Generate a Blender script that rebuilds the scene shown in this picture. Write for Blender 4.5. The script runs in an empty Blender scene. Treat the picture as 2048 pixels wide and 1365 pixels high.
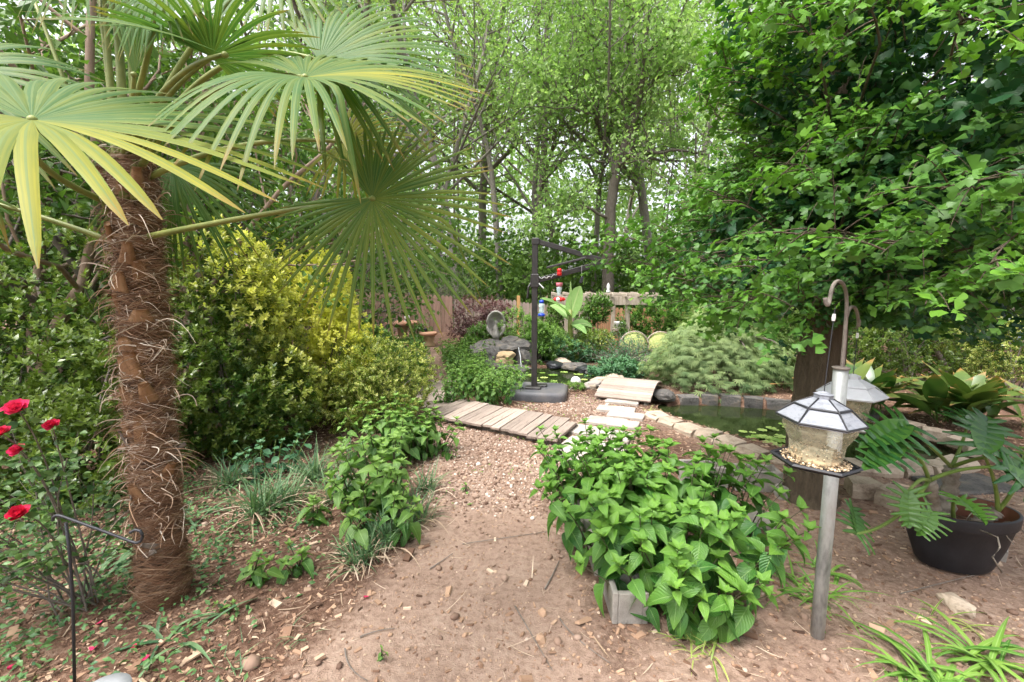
import bpy, math, random
import numpy as np
from mathutils import Matrix, Vector

# ------------------------------------------------------------------ camera, sky, sun, exposure
SC = bpy.context.scene
COL = SC.collection
PITCH = math.radians(7.4); CH = 1.9; FPX = 910.0
cam_d = bpy.data.cameras.new('camera'); cam = bpy.data.objects.new('camera', cam_d); COL.objects.link(cam)
cam_d.sensor_width = 36.0; cam_d.lens = 16.0; cam_d.clip_start = 0.05; cam_d.clip_end = 600
cam.location = (0, 0, CH); cam.rotation_euler = (math.radians(90) - PITCH, 0, 0)
SC.camera = cam
SUN_EL = math.radians(64); SUN_AZ = math.radians(-125)
world = bpy.data.worlds.new('World'); SC.world = world; world.use_nodes = True
wn = world.node_tree; wn.nodes.clear()
sky = wn.nodes.new('ShaderNodeTexSky'); sky.sky_type = 'NISHITA'; sky.sun_disc = False
sky.sun_elevation = SUN_EL; sky.sun_rotation = SUN_AZ; sky.dust_density = 5.0; sky.air_density = 1.0; sky.ozone_density = 1.0
hs = wn.nodes.new('ShaderNodeHueSaturation'); hs.inputs['Saturation'].default_value = 0.25
bg = wn.nodes.new('ShaderNodeBackground'); bg.inputs['Strength'].default_value = 0.15
wo = wn.nodes.new('ShaderNodeOutputWorld')
wn.links.new(sky.outputs[0], hs.inputs['Color']); wn.links.new(hs.outputs[0], bg.inputs['Color']); wn.links.new(bg.outputs[0], wo.inputs[0])
sun_d = bpy.data.lights.new('sun', 'SUN'); sun_d.energy = 1.5; sun_d.angle = math.radians(25); sun_d.color = (1, 0.97, 0.93)
sun = bpy.data.objects.new('sun', sun_d); COL.objects.link(sun)
sdir = Vector((math.sin(SUN_AZ) * math.cos(SUN_EL), math.cos(SUN_AZ) * math.cos(SUN_EL), math.sin(SUN_EL)))
sun.rotation_euler = (-sdir).to_track_quat('-Z', 'Y').to_euler()
SC.view_settings.view_transform = 'Standard'; SC.view_settings.look = 'None'
SC.view_settings.exposure = 1.55; SC.view_settings.gamma = 1.0
SC.cycles.use_adaptive_sampling = True; SC.cycles.adaptive_threshold = 0.03
SC.cycles.max_bounces = 6; SC.cycles.diffuse_bounces = 3; SC.cycles.glossy_bounces = 3
SC.cycles.transmission_bounces = 5; SC.cycles.transparent_max_bounces = 8
SC.cycles.use_denoising = True
SC.cycles.caustics_reflective = False; SC.cycles.caustics_refractive = False

rng = np.random.default_rng(11); random.seed(11)
A = lambda *a: np.array(a, dtype=float)
def nrm(v):
    v = np.asarray(v, float); return v / np.maximum(np.linalg.norm(v, axis=-1, keepdims=True), 1e-9)

# ------------------------------------------------------------------ photograph pixel -> place
def ray(px, py):
    u = (px - 1024) / FPX; v = (682.5 - py) / FPX
    return A(u, math.cos(PITCH) + v * math.sin(PITCH), -math.sin(PITCH) + v * math.cos(PITCH))
def at(px, py, d): return A(0, 0, CH) + ray(px, py) * d
def atY(px, py, Y):
    r = ray(px, py); return A(0, 0, CH) + r * (Y / r[1])
def smooth(a, b, x):
    t = np.clip((np.asarray(x, float) - a) / (b - a), 0, 1); return t * t * (3 - 2 * t)

# ponds (outlines in plan)
POND2 = np.array([(2.25, 6.75), (2.45, 6.2), (2.8, 5.62), (3.2, 5.05), (3.65, 4.7), (4.2, 4.6), (4.75, 4.62), (5.2, 4.85), (5.45, 5.4), (5.3, 6.1), (4.8, 6.75), (4.2, 7.1), (3.5, 7.35), (2.75, 7.4), (2.35, 7.15)])
POND1 = np.array([(0.7 + 1.45 * math.cos(a) , 9.25 + 0.98 * math.sin(a)) for a in np.linspace(0, 2 * math.pi, 24, endpoint=False)])
STREAM = np.array([(1.6, 8.6), (1.9, 8.2), (2.2, 7.9), (2.6, 7.4), (2.45, 6.9), (2.15, 7.0), (1.75, 7.55), (1.4, 8.1)])
def poly_sd(P, x, y):
    """signed distance to polygon, negative inside"""
    x = np.asarray(x, float); y = np.asarray(y, float)
    d = np.full(x.shape, 1e9); ins = np.zeros(x.shape, bool); n = len(P)
    for i in range(n):
        ax, ay = P[i]; bx_, by_ = P[(i + 1) % n]
        ex, ey = bx_ - ax, by_ - ay
        t = np.clip(((x - ax) * ex + (y - ay) * ey) / (ex * ex + ey * ey), 0, 1)
        d = np.minimum(d, np.hypot(x - ax - t * ex, y - ay - t * ey))
        c = ((ay > y) != (by_ > y)) & (x < (bx_ - ax) * (y - ay) / (by_ - ay + 1e-12) + ax)
        ins ^= c
    return np.where(ins, -d, d)
_ph = rng.uniform(0, 6.28, (10, 2)); _fr = rng.uniform(0.6, 3.2, (10, 2)) * rng.choice([-1, 1], (10, 2))
def lump(x, y, f=1.0):
    s = 0
    for k in range(10): s = s + np.sin(x * f * _fr[k, 0] + y * f * _fr[k, 1] + _ph[k, 0])
    return s / 10.0
def gz(x, y, ponds=True):
    x = np.asarray(x, float); y = np.asarray(y, float)
    z = -0.085 * np.maximum(0, np.minimum(y, 19) - 10) * smooth(-3, 3, x)
    z = z + 0.022 * lump(x, y, 1.3) + 0.012 * lump(y, x, 4.0)
    z = z + 0.05 * smooth(-1.0, -3.2, x) * smooth(6, 2, y)
    z = z + 0.12 * smooth(0.9, 0.2, np.hypot((x + 2.05) / 1.0, (y - 2.4) / 0.9)) * 0.5
    if ponds:
        for Pp in (POND1, POND2, STREAM):
            z = z - 0.55 * smooth(0.05, -0.22, poly_sd(Pp, x, y))
    return z
def gp(px, py):
    """ground point under a photograph pixel"""
    r = ray(px, py); z = 0.0
    for _ in range(6):
        t = (z - CH) / r[2]; p = A(0, 0, CH) + r * t; z = float(gz(p[0], p[1], False))
    return A(p[0], p[1], z)

# ------------------------------------------------------------------ mesh helpers
def mesh(name, V, F, mat, uv=None, tint=None, smooth_=False):
    """F: int array (m,k) or list of such arrays; uv is per vertex"""
    V = np.asarray(V, np.float32)
    Fs = F if isinstance(F, list) and np.ndim(F[0]) == 2 else [F]
    Fs = [np.asarray(f, np.int32) for f in Fs if len(f)]
    me = bpy.data.meshes.new(name)
    me.vertices.add(len(V)); me.vertices.foreach_set('co', V.ravel())
    li = np.concatenate([f.ravel() for f in Fs]); me.loops.add(len(li)); me.loops.foreach_set('vertex_index', li)
    ls = []; o = 0
    for f in Fs:
        ls.append(o + np.arange(len(f), dtype=np.int32) * f.shape[1]); o += f.size
    ls = np.concatenate(ls); me.polygons.add(len(ls)); me.polygons.foreach_set('loop_start', ls)
    me.polygons.foreach_set('use_smooth', np.full(len(ls), bool(smooth_)))
    me.update(calc_edges=True)
    if uv is not None:
        l = me.uv_layers.new(name='UVMap'); l.data.foreach_set('uv', np.asarray(uv, np.float32)[li].ravel())
    if tint is not None:
        a = me.attributes.new('tint', 'FLOAT', 'POINT'); a.data.foreach_set('value', np.asarray(tint, np.float32))
    if mat: me.materials.append(mat)
    return me
def tag(o, label=None, cat=None, group=None, kind=None):
    if label: o['label'] = label
    if cat: o['category'] = cat
    if group: o['group'] = group
    if kind: o['kind'] = kind
    return o
def obj(name, me, parent=None, loc=None, M=None):
    o = bpy.data.objects.new(name, me); COL.objects.link(o)
    if parent is not None: o.parent = parent
    if M is not None: o.matrix_basis = M
    elif loc is not None: o.location = loc
    return o
def thing(name, label, cat, loc=(0, 0, 0), group=None, rz=0):
    o = bpy.data.objects.new(name, None); COL.objects.link(o); o.location = loc; o.rotation_euler = (0, 0, rz)
    o.empty_display_size = 0.1
    return tag(o, label, cat, group)
def stuff(o): o['kind'] = 'stuff'; return o
class MB:
    """collects shapes into one mesh"""
    def __init__(s): s.V = []; s.T = []; s.Q = []; s.n = 0; s.U = []; s.t = []
    def add(s, V, Q=None, T=None, uv=None, tint=0.5):
        V = np.asarray(V, float)
        if Q is not None and len(Q): s.Q.append(np.asarray(Q) + s.n)
        if T is not None and len(T): s.T.append(np.asarray(T) + s.n)
        s.V.append(V); s.U.append(uv if uv is not None else V[:, :2]); s.n += len(V)
        s.t.append(np.full(len(V), tint) if np.isscalar(tint) else np.asarray(tint))
        return s
    def box(s, c, size, R=None, tint=0.5, bev=0.0, jit=0.0):
        h = A(*size) / 2
        if bev > 0:
            V = []
            for sx in (-1, 1):
                for sy in (-1, 1):
                    for sz in (-1, 1):
                        for k in range(3):
                            p = h - bev; p[k] = h[k]; V.append(p * A(sx, sy, sz))
            V = np.array(V)
            idx = lambda sx, sy, sz, k: ((sx > 0) * 4 + (sy > 0) * 2 + (sz > 0)) * 3 + k
            Q = []; T = []
            for k in range(3):
                a, b = (k + 1) % 3, (k + 2) % 3
                for sg in (-1, 1):
                    f = []
                    for (p, q) in ((-1, -1), (1, -1), (1, 1), (-1, 1)):
                        e = [0, 0, 0]; e[k] = sg; e[a] = p; e[b] = q; f.append(idx(*e, k))
                    Q.append(f if sg > 0 else f[::-1])
            for k in range(3):
                a, b = (k + 1) % 3, (k + 2) % 3
                for p in (-1, 1):
                    for q in (-1, 1):
                        e0 = [0, 0, 0]; e0[a] = p; e0[b] = q; e0[k] = -1; e1 = list(e0); e1[k] = 1
                        f = [idx(*e0, a), idx(*e1, a), idx(*e1, b), idx(*e0, b)]
                        Q.append(f[::-1] if p * q > 0 else f)
            for sx in (-1, 1):
                for sy in (-1, 1):
                    for sz in (-1, 1):
                        f = [idx(sx, sy, sz, 0), idx(sx, sy, sz, 1), idx(sx, sy, sz, 2)]
                        T.append(f if sx * sy * sz > 0 else f[::-1])
        else:
            V = np.array([(x, y, z) for x in (-1, 1) for y in (-1, 1) for z in (-1, 1)], float) * h
            Q = [(0, 1, 3, 2), (4, 6, 7, 5), (0, 4, 5, 1), (2, 3, 7, 6), (0, 2, 6, 4), (1, 5, 7, 3)]; T = None
        if jit: V = V + rng.normal(0, jit, V.shape)
        if R is not None: V = V @ np.asarray(R).T
        return s.add(V + A(*c), Q, T, tint=tint)
    def tube(s, pts, rad, n=6, tint=0.5, cap=True, el=(1, 1)):
        V, Q, T = tube_arr(np.asarray(pts, float), rad, n, cap); return s.add(V, Q, T, tint=tint)
    def lathe(s, prof, n=20, c=(0, 0, 0), sx=1, sy=1, tint=0.5, R=None, capb=True, capt=True):
        prof = np.asarray(prof, float); a = np.linspace(0, 2 * math.pi, n, endpoint=False); k = len(prof)
        V = np.stack([np.outer(prof[:, 0], np.cos(a)) * sx, np.outer(prof[:, 0], np.sin(a)) * sy, np.repeat(prof[:, 1:2], n, 1)], -1).reshape(-1, 3)
        Q = [(i * n + j, i * n + (j + 1) % n, (i + 1) * n + (j + 1) % n, (i + 1) * n + j) for i in range(k - 1) for j in range(n)]
        T = []
        if capb:
            V = np.vstack([V, [0, 0, prof[0, 1]]]); T += [((j + 1) % n, j, len(V) - 1) for j in range(n)]
        if capt:
            V = np.vstack([V, [0, 0, prof[-1, 1]]]); b = (k - 1) * n; T += [(b + j, b + (j + 1) % n, len(V) - 1) for j in range(n)]
        if R is not None: V = V @ np.asarray(R).T
        return s.add(V + A(*c), Q, T, tint=tint)
    def me(s, name, mat, smooth_=False):
        return mesh(name, np.vstack(s.V), [np.vstack(x) for x in (s.Q, s.T) if x], mat, np.vstack(s.U), np.concatenate(s.t), smooth_)
    def build(s, name, mat, parent=None, smooth_=False, loc=None):
        return obj(name, s.me(name, mat, smooth_), parent, loc)
def tube_arr(pts, rad, n=6, cap=True):
    k = len(pts); rad = np.full(k, rad) if np.isscalar(rad) else np.asarray(rad, float)
    tan = np.gradient(pts, axis=0); tan = nrm(tan)
    ref = A(0, 0, 1) if abs(tan[:, 2]).mean() < 0.8 else A(1, 0, 0)
    X = nrm(np.cross(tan, ref)); Y = np.cross(tan, X)
    a = np.linspace(0, 2 * math.pi, n, endpoint=False)
    V = (pts[:, None] + rad[:, None, None] * (np.cos(a)[None, :, None] * X[:, None] + np.sin(a)[None, :, None] * Y[:, None])).reshape(-1, 3)
    i = np.arange(k - 1)[:, None] * n; j = np.arange(n)[None]; j2 = (j + 1) % n
    Q = np.stack([i + j, i + n + j, i + n + j2, i + j2], -1).reshape(-1, 4)
    T = []
    if cap:
        V = np.vstack([V, pts[0], pts[-1]]); T = [(j, (j + 1) % n, k * n) for j in range(n)] + [((k - 1) * n + (j + 1) % n, (k - 1) * n + j, k * n + 1) for j in range(n)]
    return V, Q, T
def tubes(name, lst, mat, n=5, tint=None):
    """many tapered tubes as one mesh"""
    m = MB()
    for q, (p, r) in enumerate(lst): m.tube(p, r, n if np.max(r) > 0.012 else 4, tint=0.5 if tint is None else tint[q], cap=False)
    return m.me(name, mat, True)
def rotz(a): c, s = math.cos(a), math.sin(a); return np.array([[c, -s, 0], [s, c, 0], [0, 0, 1]])
def roty(a): c, s = math.cos(a), math.sin(a); return np.array([[c, 0, s], [0, 1, 0], [-s, 0, c]])
def rotx(a): c, s = math.cos(a), math.sin(a); return np.array([[1, 0, 0], [0, c, -s], [0, s, c]])
def curve(p0, p1, p2, n=8):
    t = np.linspace(0, 1, n)[:, None]; return (1 - t) ** 2 * np.asarray(p0) + 2 * t * (1 - t) * np.asarray(p1) + t * t * np.asarray(p2)

# leaves: template (V, F, UV) with the leaf along +Y, width along X, normal +Z, unit length
def t_leaf2(w=0.3, fold=0.12):
    return A((0, 0, 0), (w, .45, fold), (0, 1, 0), (-w, .45, fold)), np.array([(0, 1, 2), (0, 2, 3)]), A((.5, 0), (1, .45), (.5, 1), (0, .45))
def t_leaf4(w=0.25, fold=0.08, droop=0.12, at_=0.45):
    return (A((0, 0, 0), (-w, at_, fold), (0, .5, .02), (w, at_, fold), (0, 1, -droop)),
            np.array([(0, 2, 1), (0, 3, 2), (1, 2, 4), (2, 3, 4)]), A((.5, 0), (0, at_), (.5, .5), (1, at_), (.5, 1)))
def t_ovate(rows=7, W=0.58, fold=0.10, curl=0.2, twist=0.0, power=0.62, pet=0.12, wave=0.0):
    V = []; U = []; Q = []
    V += [(0, 0, 0)] * 3; U += [(.5, 0)] * 3
    V[0] = (-.006, 0, 0); V[2] = (.006, 0, 0)
    for i in range(rows + 1):
        v = i / rows; w = 0.5 * W * max(0.008, math.sin(math.pi * min(1, v ** power * 0.97 + 0.03)) ** 0.9)
        y = pet + (1 - pet) * v; z = -curl * v * v; s = wave * math.sin(v * 9)
        for j, q in enumerate((-1, 0, 1)):
            V.append((q * w, y - abs(q) * 0.02, z + (abs(q) * (fold * (w / (W / 2)) ) + q * s * w) + twist * q * v * w)); U.append((0.5 + q * .5, v))
    n = len(V) // 3
    for i in range(n - 1):
        for j in range(2): a = i * 3 + j; Q.append((a, a + 1, a + 4, a + 3))
    return np.array(V, float), np.array(Q), np.array(U, float)
def t_blade(seg=5, w=0.03, bend=0.5):
    V = []; U = []; Q = []
    for i in range(seg + 1):
        v = i / seg; a = bend * v
        y = math.sin(a) / max(bend, 1e-3) if bend > 1e-3 else v
        z = -(1 - math.cos(a)) / max(bend, 1e-3)
        ww = w * (0.7 + 0.6 * v if v < .4 else 0.94 * (1 - v) / .6 + .03)
        V += [(-ww, y, z + ww * .4), (0, y, z), (ww, y, z + ww * .4)]; U += [(0, v), (.5, v), (1, v)]
    for i in range(seg):
        for j in range(2): a = i * 3 + j; Q.append((a, a + 1, a + 4, a + 3))
    return np.array(V, float), np.array(Q), np.array(U, float)
def t_ginkgo(var=0, full=True):
    r_ = np.random.default_rng(40 + var)
    n = 8 if full else 4; V = [(-.012, 0, 0), (.012, 0, 0), (0, .42, 0)]; U = [(.5, 0)] * 3; T = [(0, 1, 2)]
    ang = np.linspace(-1.25, 1.25, n + 1)
    for k, a in enumerate(ang):
        r = 0.58 * (1 - 0.08 * abs(a)) * (1 + r_.normal(0, .04))
        if k == n // 2: r *= 0.62
        z = 0.05 * math.cos(a * 2.4 + var) - 0.10 * abs(a) * (1 if var % 2 else -.4) + r_.normal(0, .02)
        V.append((math.sin(a) * r, .42 + math.cos(a) * r, z - .08)); U.append((k / n, 1))
    for k in range(n): T.append((2, 3 + k + 1, 3 + k))
    return np.array(V, float), np.array(T), np.array(U, float)
def t_lace(lobes=7):
    V = []; T = []; U = []
    for a in np.linspace(-1.5, 1.5, lobes):
        L = 1 - 0.3 * abs(a) / 1.5; b = len(V); d = A(math.sin(a), math.cos(a), 0); s = A(d[1], -d[0], 0)
        V += [A(0, 0, 0), d * L * .45 + s * .065, d * L + A(0, 0, -.18 * L), d * L * .45 - s * .065]; U += [(.5, 0), (1, .5), (.5, 1), (0, .5)]
        T += [(b, b + 1, b + 2), (b, b + 2, b + 3)]
    return np.array(V), np.array(T), np.array(U, float)
def frames(D, N):
    D = nrm(D); N = np.asarray(N, float)
    Z = N - (N * D).sum(-1, keepdims=True) * D
    bad = np.linalg.norm(Z, axis=-1) < 1e-3
    Z[bad] = np.cross(D[bad], A(.3, .9, .2)); Z = nrm(Z)
    return np.cross(D, Z), D, Z
def scatter(name, tpl, pos, D, N, S, tint, mat, width=None, smooth_=False):
    V, F, U = tpl; X, D, Z = frames(D, N); m = len(pos); k = len(V)
    S = np.broadcast_to(np.asarray(S, float), (m,)); wd = S if width is None else S * width
    W = pos[:, None] + wd[:, None, None] * V[None, :, 0:1] * X[:, None] + S[:, None, None] * (V[None, :, 1:2] * D[:, None] + V[None, :, 2:3] * Z[:, None])
    FF = (F[None] + (np.arange(m) * k)[:, None, None]).reshape(-1, F.shape[1])
    return mesh(name, W.reshape(-1, 3), FF, mat, np.tile(U, (m, 1)), np.repeat(np.broadcast_to(np.asarray(tint, float), (m,)), k), smooth_)
_lv = {}
def leaf_variants(key, tpls, mat, nt=4):
    if key not in _lv:
        _lv[key] = [[mesh('leaf', V, F, mat, U, np.full(len(V), (t + .5) / nt), True) for t in range(nt)] for (V, F, U) in tpls]
    return _lv[key]
def put_leaves(parent, key, tpls, mat, pos, D, N, S, tint, n_single=0, name='leaf', restname='foliage', near=None, far_tpl=None, nt=4, origin=None):
    """the n_single leaves that show largest become objects, the rest one stuff part; pos is relative to the parent"""
    m = len(pos); S = np.broadcast_to(np.asarray(S, float), (m,)); tint = np.clip(np.broadcast_to(np.asarray(tint, float), (m,)), 0, .999)
    sel = np.zeros(m, bool)
    if n_single:
        w = pos + np.array(parent.location if origin is None else origin)
        d = w - A(0, 0, CH); f = d[:, 1] * math.cos(PITCH) - d[:, 2] * math.sin(PITCH); u = d[:, 0] / np.maximum(f, .05); v = (d[:, 1] * math.sin(PITCH) + d[:, 2] * math.cos(PITCH)) / np.maximum(f, .05)
        score = np.where((f > .2) & (abs(u) < 1.12) & (abs(v) < .74), S / np.maximum(f, .2) ** 1.5, -1)
        idx = np.argsort(-score)[:n_single]; idx = idx[score[idx] > 0]; sel[idx] = True
        X, Dn, Z = frames(D, N); vs = leaf_variants(key, tpls, mat, nt)
        for i in idx:
            s = S[i]; M = Matrix(((X[i, 0] * s, Dn[i, 0] * s, Z[i, 0] * s, pos[i, 0]), (X[i, 1] * s, Dn[i, 1] * s, Z[i, 1] * s, pos[i, 1]), (X[i, 2] * s, Dn[i, 2] * s, Z[i, 2] * s, pos[i, 2]), (0, 0, 0, 1)))
            obj(name, vs[i % len(vs)][int(tint[i] * nt)], parent, M=M)
    r = ~sel
    if r.any():
        o = obj(restname, scatter(restname, far_tpl or tpls[0], pos[r], D[r], N[r], S[r], tint[r], mat, smooth_=True), parent)
        stuff(o)
def rdir(m, up=0.0):
    v = rng.normal(0, 1, (m, 3)); v[:, 2] += up; return nrm(v)

# ------------------------------------------------------------------ materials
def _mat(name):
    m = bpy.data.materials.new(name); m.use_nodes = True; nt = m.node_tree; nt.nodes.clear()
    return m, nt, nt.nodes.new('ShaderNodeOutputMaterial')
def _n(nt, t, **kw):
    n = nt.nodes.new(t)
    for k, v in kw.items(): setattr(n, k, v)
    return n
def _math(nt, op, a, b=None):
    n = _n(nt, 'ShaderNodeMath', operation=op)
    for i, x in enumerate((a, b)):
        if x is None: continue
        if isinstance(x, (int, float)): n.inputs[i].default_value = x
        else: nt.links.new(x, n.inputs[i])
    return n.outputs[0]
def _mix(nt, f, a, b, bt='MIX'):
    n = _n(nt, 'ShaderNodeMix', data_type='RGBA', blend_type=bt)
    for i, x in ((0, f), (6, a), (7, b)):
        if isinstance(x, (int, float)): n.inputs[i].default_value = x
        elif isinstance(x, tuple): n.inputs[i].default_value = (*x, 1)
        else: nt.links.new(x, n.inputs[i])
    return n.outputs[2]
def _noise(nt, scale, detail=4, rough=.55, vec=None, out=0):
    n = _n(nt, 'ShaderNodeTexNoise'); n.inputs['Scale'].default_value = scale; n.inputs['Detail'].default_value = detail; n.inputs['Roughness'].default_value = rough
    if vec is not None: nt.links.new(vec, n.inputs['Vector'])
    return n.outputs[out]
def _ramp(nt, f, stops):
    n = _n(nt, 'ShaderNodeValToRGB'); e = n.color_ramp.elements
    while len(e) < len(stops): e.new(0.5)
    for k, (p, c) in enumerate(stops): e[k].position = p; e[k].color = (*c, 1)
    nt.links.new(f, n.inputs[0]); return n.outputs[0]
def _bump(nt, h, strength, dist=0.01):
    b = _n(nt, 'ShaderNodeBump'); b.inputs['Strength'].default_value = strength; b.inputs['Distance'].default_value = dist
    nt.links.new(h, b.inputs['Height']); return b.outputs[0]
def leaf_mat(name, dark, light, trans=0.3, rough=0.45, vein=0.0, edge=None, spec=0.35, rib=None, ribw=0.03, tip=None, noise=14, streak=0.0):
    m, nt, out = _mat(name)
    at_ = _n(nt, 'ShaderNodeAttribute', attribute_name='tint').outputs['Fac']
    obj_r = _n(nt, 'ShaderNodeObjectInfo').outputs['Random']
    geo = _n(nt, 'ShaderNodeNewGeometry')
    nz = _noise(nt, noise, 2, .5, geo.outputs['Position'])
    t = _math(nt, 'ADD', at_, _math(nt, 'MULTIPLY', _math(nt, 'SUBTRACT', nz, .5), .5))
    t = _n(nt, 'ShaderNodeClamp').outputs[0] if False else _math(nt, 'MINIMUM', _math(nt, 'MAXIMUM', t, 0.0), 1.0)
    c = _mix(nt, t, dark, light)
    uvn = _n(nt, 'ShaderNodeUVMap'); sp = _n(nt, 'ShaderNodeSeparateXYZ'); nt.links.new(uvn.outputs[0], sp.inputs[0])
    au = _math(nt, 'ABSOLUTE', _math(nt, 'SUBTRACT', sp.outputs[0], .5))
    if streak:
        cb = _n(nt, 'ShaderNodeCombineXYZ'); nt.links.new(_math(nt, 'MULTIPLY', sp.outputs[0], 7.0), cb.inputs[0]); nt.links.new(_math(nt, 'MULTIPLY', sp.outputs[1], 1.6), cb.inputs[1]); nt.links.new(_math(nt, 'MULTIPLY', obj_r, 40.0), cb.inputs[2])
        sk = _noise(nt, 1.0, 4, .65, cb.outputs[0]); t2 = _math(nt, 'MINIMUM', _math(nt, 'MAXIMUM', _math(nt, 'ADD', t, _math(nt, 'MULTIPLY', _math(nt, 'SUBTRACT', sk, .5), streak)), 0.0), 1.0); c = _mix(nt, t2, dark, light)
    if edge is not None:
        e = _n(nt, 'ShaderNodeMapRange'); e.inputs[1].default_value = edge[1]; e.inputs[2].default_value = edge[1] + .12
        nt.links.new(_math(nt, 'ADD', au, _math(nt, 'MULTIPLY', _math(nt, 'SUBTRACT', nz, .5), .5)), e.inputs[0]); c = _mix(nt, e.outputs[0], c, edge[0])
    if tip is not None:
        e = _n(nt, 'ShaderNodeMapRange'); e.inputs[1].default_value = tip[1]; e.inputs[2].default_value = tip[2]
        nt.links.new(_math(nt, 'ADD', sp.outputs[1], _math(nt, 'MULTIPLY', _math(nt, 'SUBTRACT', nz, .5), .3)), e.inputs[0]); c = _mix(nt, e.outputs[0], c, tip[0])
    if rib is not None:
        c = _mix(nt, _math(nt, 'MULTIPLY', _math(nt, 'LESS_THAN', au, ribw), .75), c, rib)
    b = _n(nt, 'ShaderNodeBsdfPrincipled'); nt.links.new(c, b.inputs['Base Color']); b.inputs['Roughness'].default_value = rough
    b.inputs['Specular IOR Level'].default_value = spec
    if vein:
        w = _math(nt, 'SINE', _math(nt, 'SUBTRACT', _math(nt, 'MULTIPLY', sp.outputs[1], 62.0), _math(nt, 'MULTIPLY', au, 40.0)))
        h = _math(nt, 'ADD', w, _math(nt, 'MULTIPLY', _math(nt, 'LESS_THAN', au, .035), -2.0))
        h = _math(nt, 'ADD', h, _math(nt, 'MULTIPLY', _noise(nt, 90, 2, .5, geo.outputs['Position']), 1.5))
        nt.links.new(_bump(nt, h, vein, .002), b.inputs['Normal'])
    tr = _n(nt, 'ShaderNodeBsdfTranslucent')
    nt.links.new(_mix(nt, 1.0, c, (1.0, 1.15, 0.65), 'MULTIPLY'), tr.inputs['Color'])
    mx = _n(nt, 'ShaderNodeMixShader'); mx.inputs[0].default_value = trans
    nt.links.new(b.outputs[0], mx.inputs[1]); nt.links.new(tr.outputs[0], mx.inputs[2]); nt.links.new(mx.outputs[0], out.inputs[0])
    return m
def solid(name, c1, c2, scale=8, rough=.8, bump=.3, bdist=.01, stretch=(1, 1, 1), spec=.3, metal=0, c3=None, fine=60, tintmix=0.0, coords='Object'):
    m, nt, out = _mat(name)
    tc = _n(nt, 'ShaderNodeTexCoord'); mp = _n(nt, 'ShaderNodeMapping'); mp.inputs['Scale'].default_value = stretch
    if coords == 'World': nt.links.new(_n(nt, 'ShaderNodeNewGeometry').outputs['Position'], mp.inputs[0])
    else: nt.links.new(tc.outputs[coords], mp.inputs[0])
    n1 = _noise(nt, scale, 5, .6, mp.outputs[0]); n2 = _noise(nt, fine, 3, .6, mp.outputs[0])
    st = [(.3, c1), (.68, c2)] if c3 is None else [(.3, c1), (.52, c2), (.72, c3)]
    c = _ramp(nt, _math(nt, 'ADD', _math(nt, 'MULTIPLY', n1, .75), _math(nt, 'MULTIPLY', n2, .25)), st)
    if tintmix:
        a = _n(nt, 'ShaderNodeAttribute', attribute_name='tint').outputs['Fac']; r = _n(nt, 'ShaderNodeObjectInfo').outputs['Random']
        v = _math(nt, 'ADD', 1 - tintmix, _math(nt, 'MULTIPLY', _math(nt, 'ADD', a, r), tintmix))
        cb = _n(nt, 'ShaderNodeCombineXYZ')
        for i in range(3): nt.links.new(v, cb.inputs[i])
        c = _mix(nt, 1.0, c, cb.outputs[0], 'MULTIPLY')
    b = _n(nt, 'ShaderNodeBsdfPrincipled'); nt.links.new(c, b.inputs['Base Color']); b.inputs['Roughness'].default_value = rough
    b.inputs['Specular IOR Level'].default_value = spec; b.inputs['Metallic'].default_value = metal
    if bump: nt.links.new(_bump(nt, _math(nt, 'ADD', n1, _math(nt, 'MULTIPLY', n2, .6)), bump, bdist), b.inputs['Normal'])
    nt.links.new(b.outputs[0], out.inputs[0]); return m
def tinted(name, stops, rough=.85, trans=0, spec=.2):
    """colour straight from the tint attribute (chips, pebbles, straw, fibres)"""
    m, nt, out = _mat(name); c = _ramp(nt, _n(nt, 'ShaderNodeAttribute', attribute_name='tint').outputs['Fac'], stops)
    c = _mix(nt, _math(nt, 'MULTIPLY', _noise(nt, 40, 3), .5), c, (.05, .035, .025), 'MIX') if False else c
    b = _n(nt, 'ShaderNodeBsdfPrincipled'); nt.links.new(c, b.inputs['Base Color']); b.inputs['Roughness'].default_value = rough; b.inputs['Specular IOR Level'].default_value = spec
    nt.links.new(b.outputs[0], out.inputs[0]); return m
def plain(name, c, rough=.5, metal=0, spec=.4): return solid(name, tuple(x * .85 for x in c), tuple(min(1, x * 1.12) for x in c), 12, rough, .08, .004, spec=spec, metal=metal)
def glass(name, c, alpha=.35, rough=.15):
    m, nt, out = _mat(name)
    b = _n(nt, 'ShaderNodeBsdfPrincipled'); b.inputs['Base Color'].default_value = (*c, 1); b.inputs['Roughness'].default_value = rough
    n = _noise(nt, 9, 4); mr = _n(nt, 'ShaderNodeMapRange'); mr.inputs[1].default_value = .3; mr.inputs[2].default_value = .75; mr.inputs[3].default_value = alpha * .7; mr.inputs[4].default_value = min(1, alpha * 1.5)
    nt.links.new(n, mr.inputs[0]); nt.links.new(mr.outputs[0], b.inputs['Alpha']); nt.links.new(b.outputs[0], out.inputs[0]); return m

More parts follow.
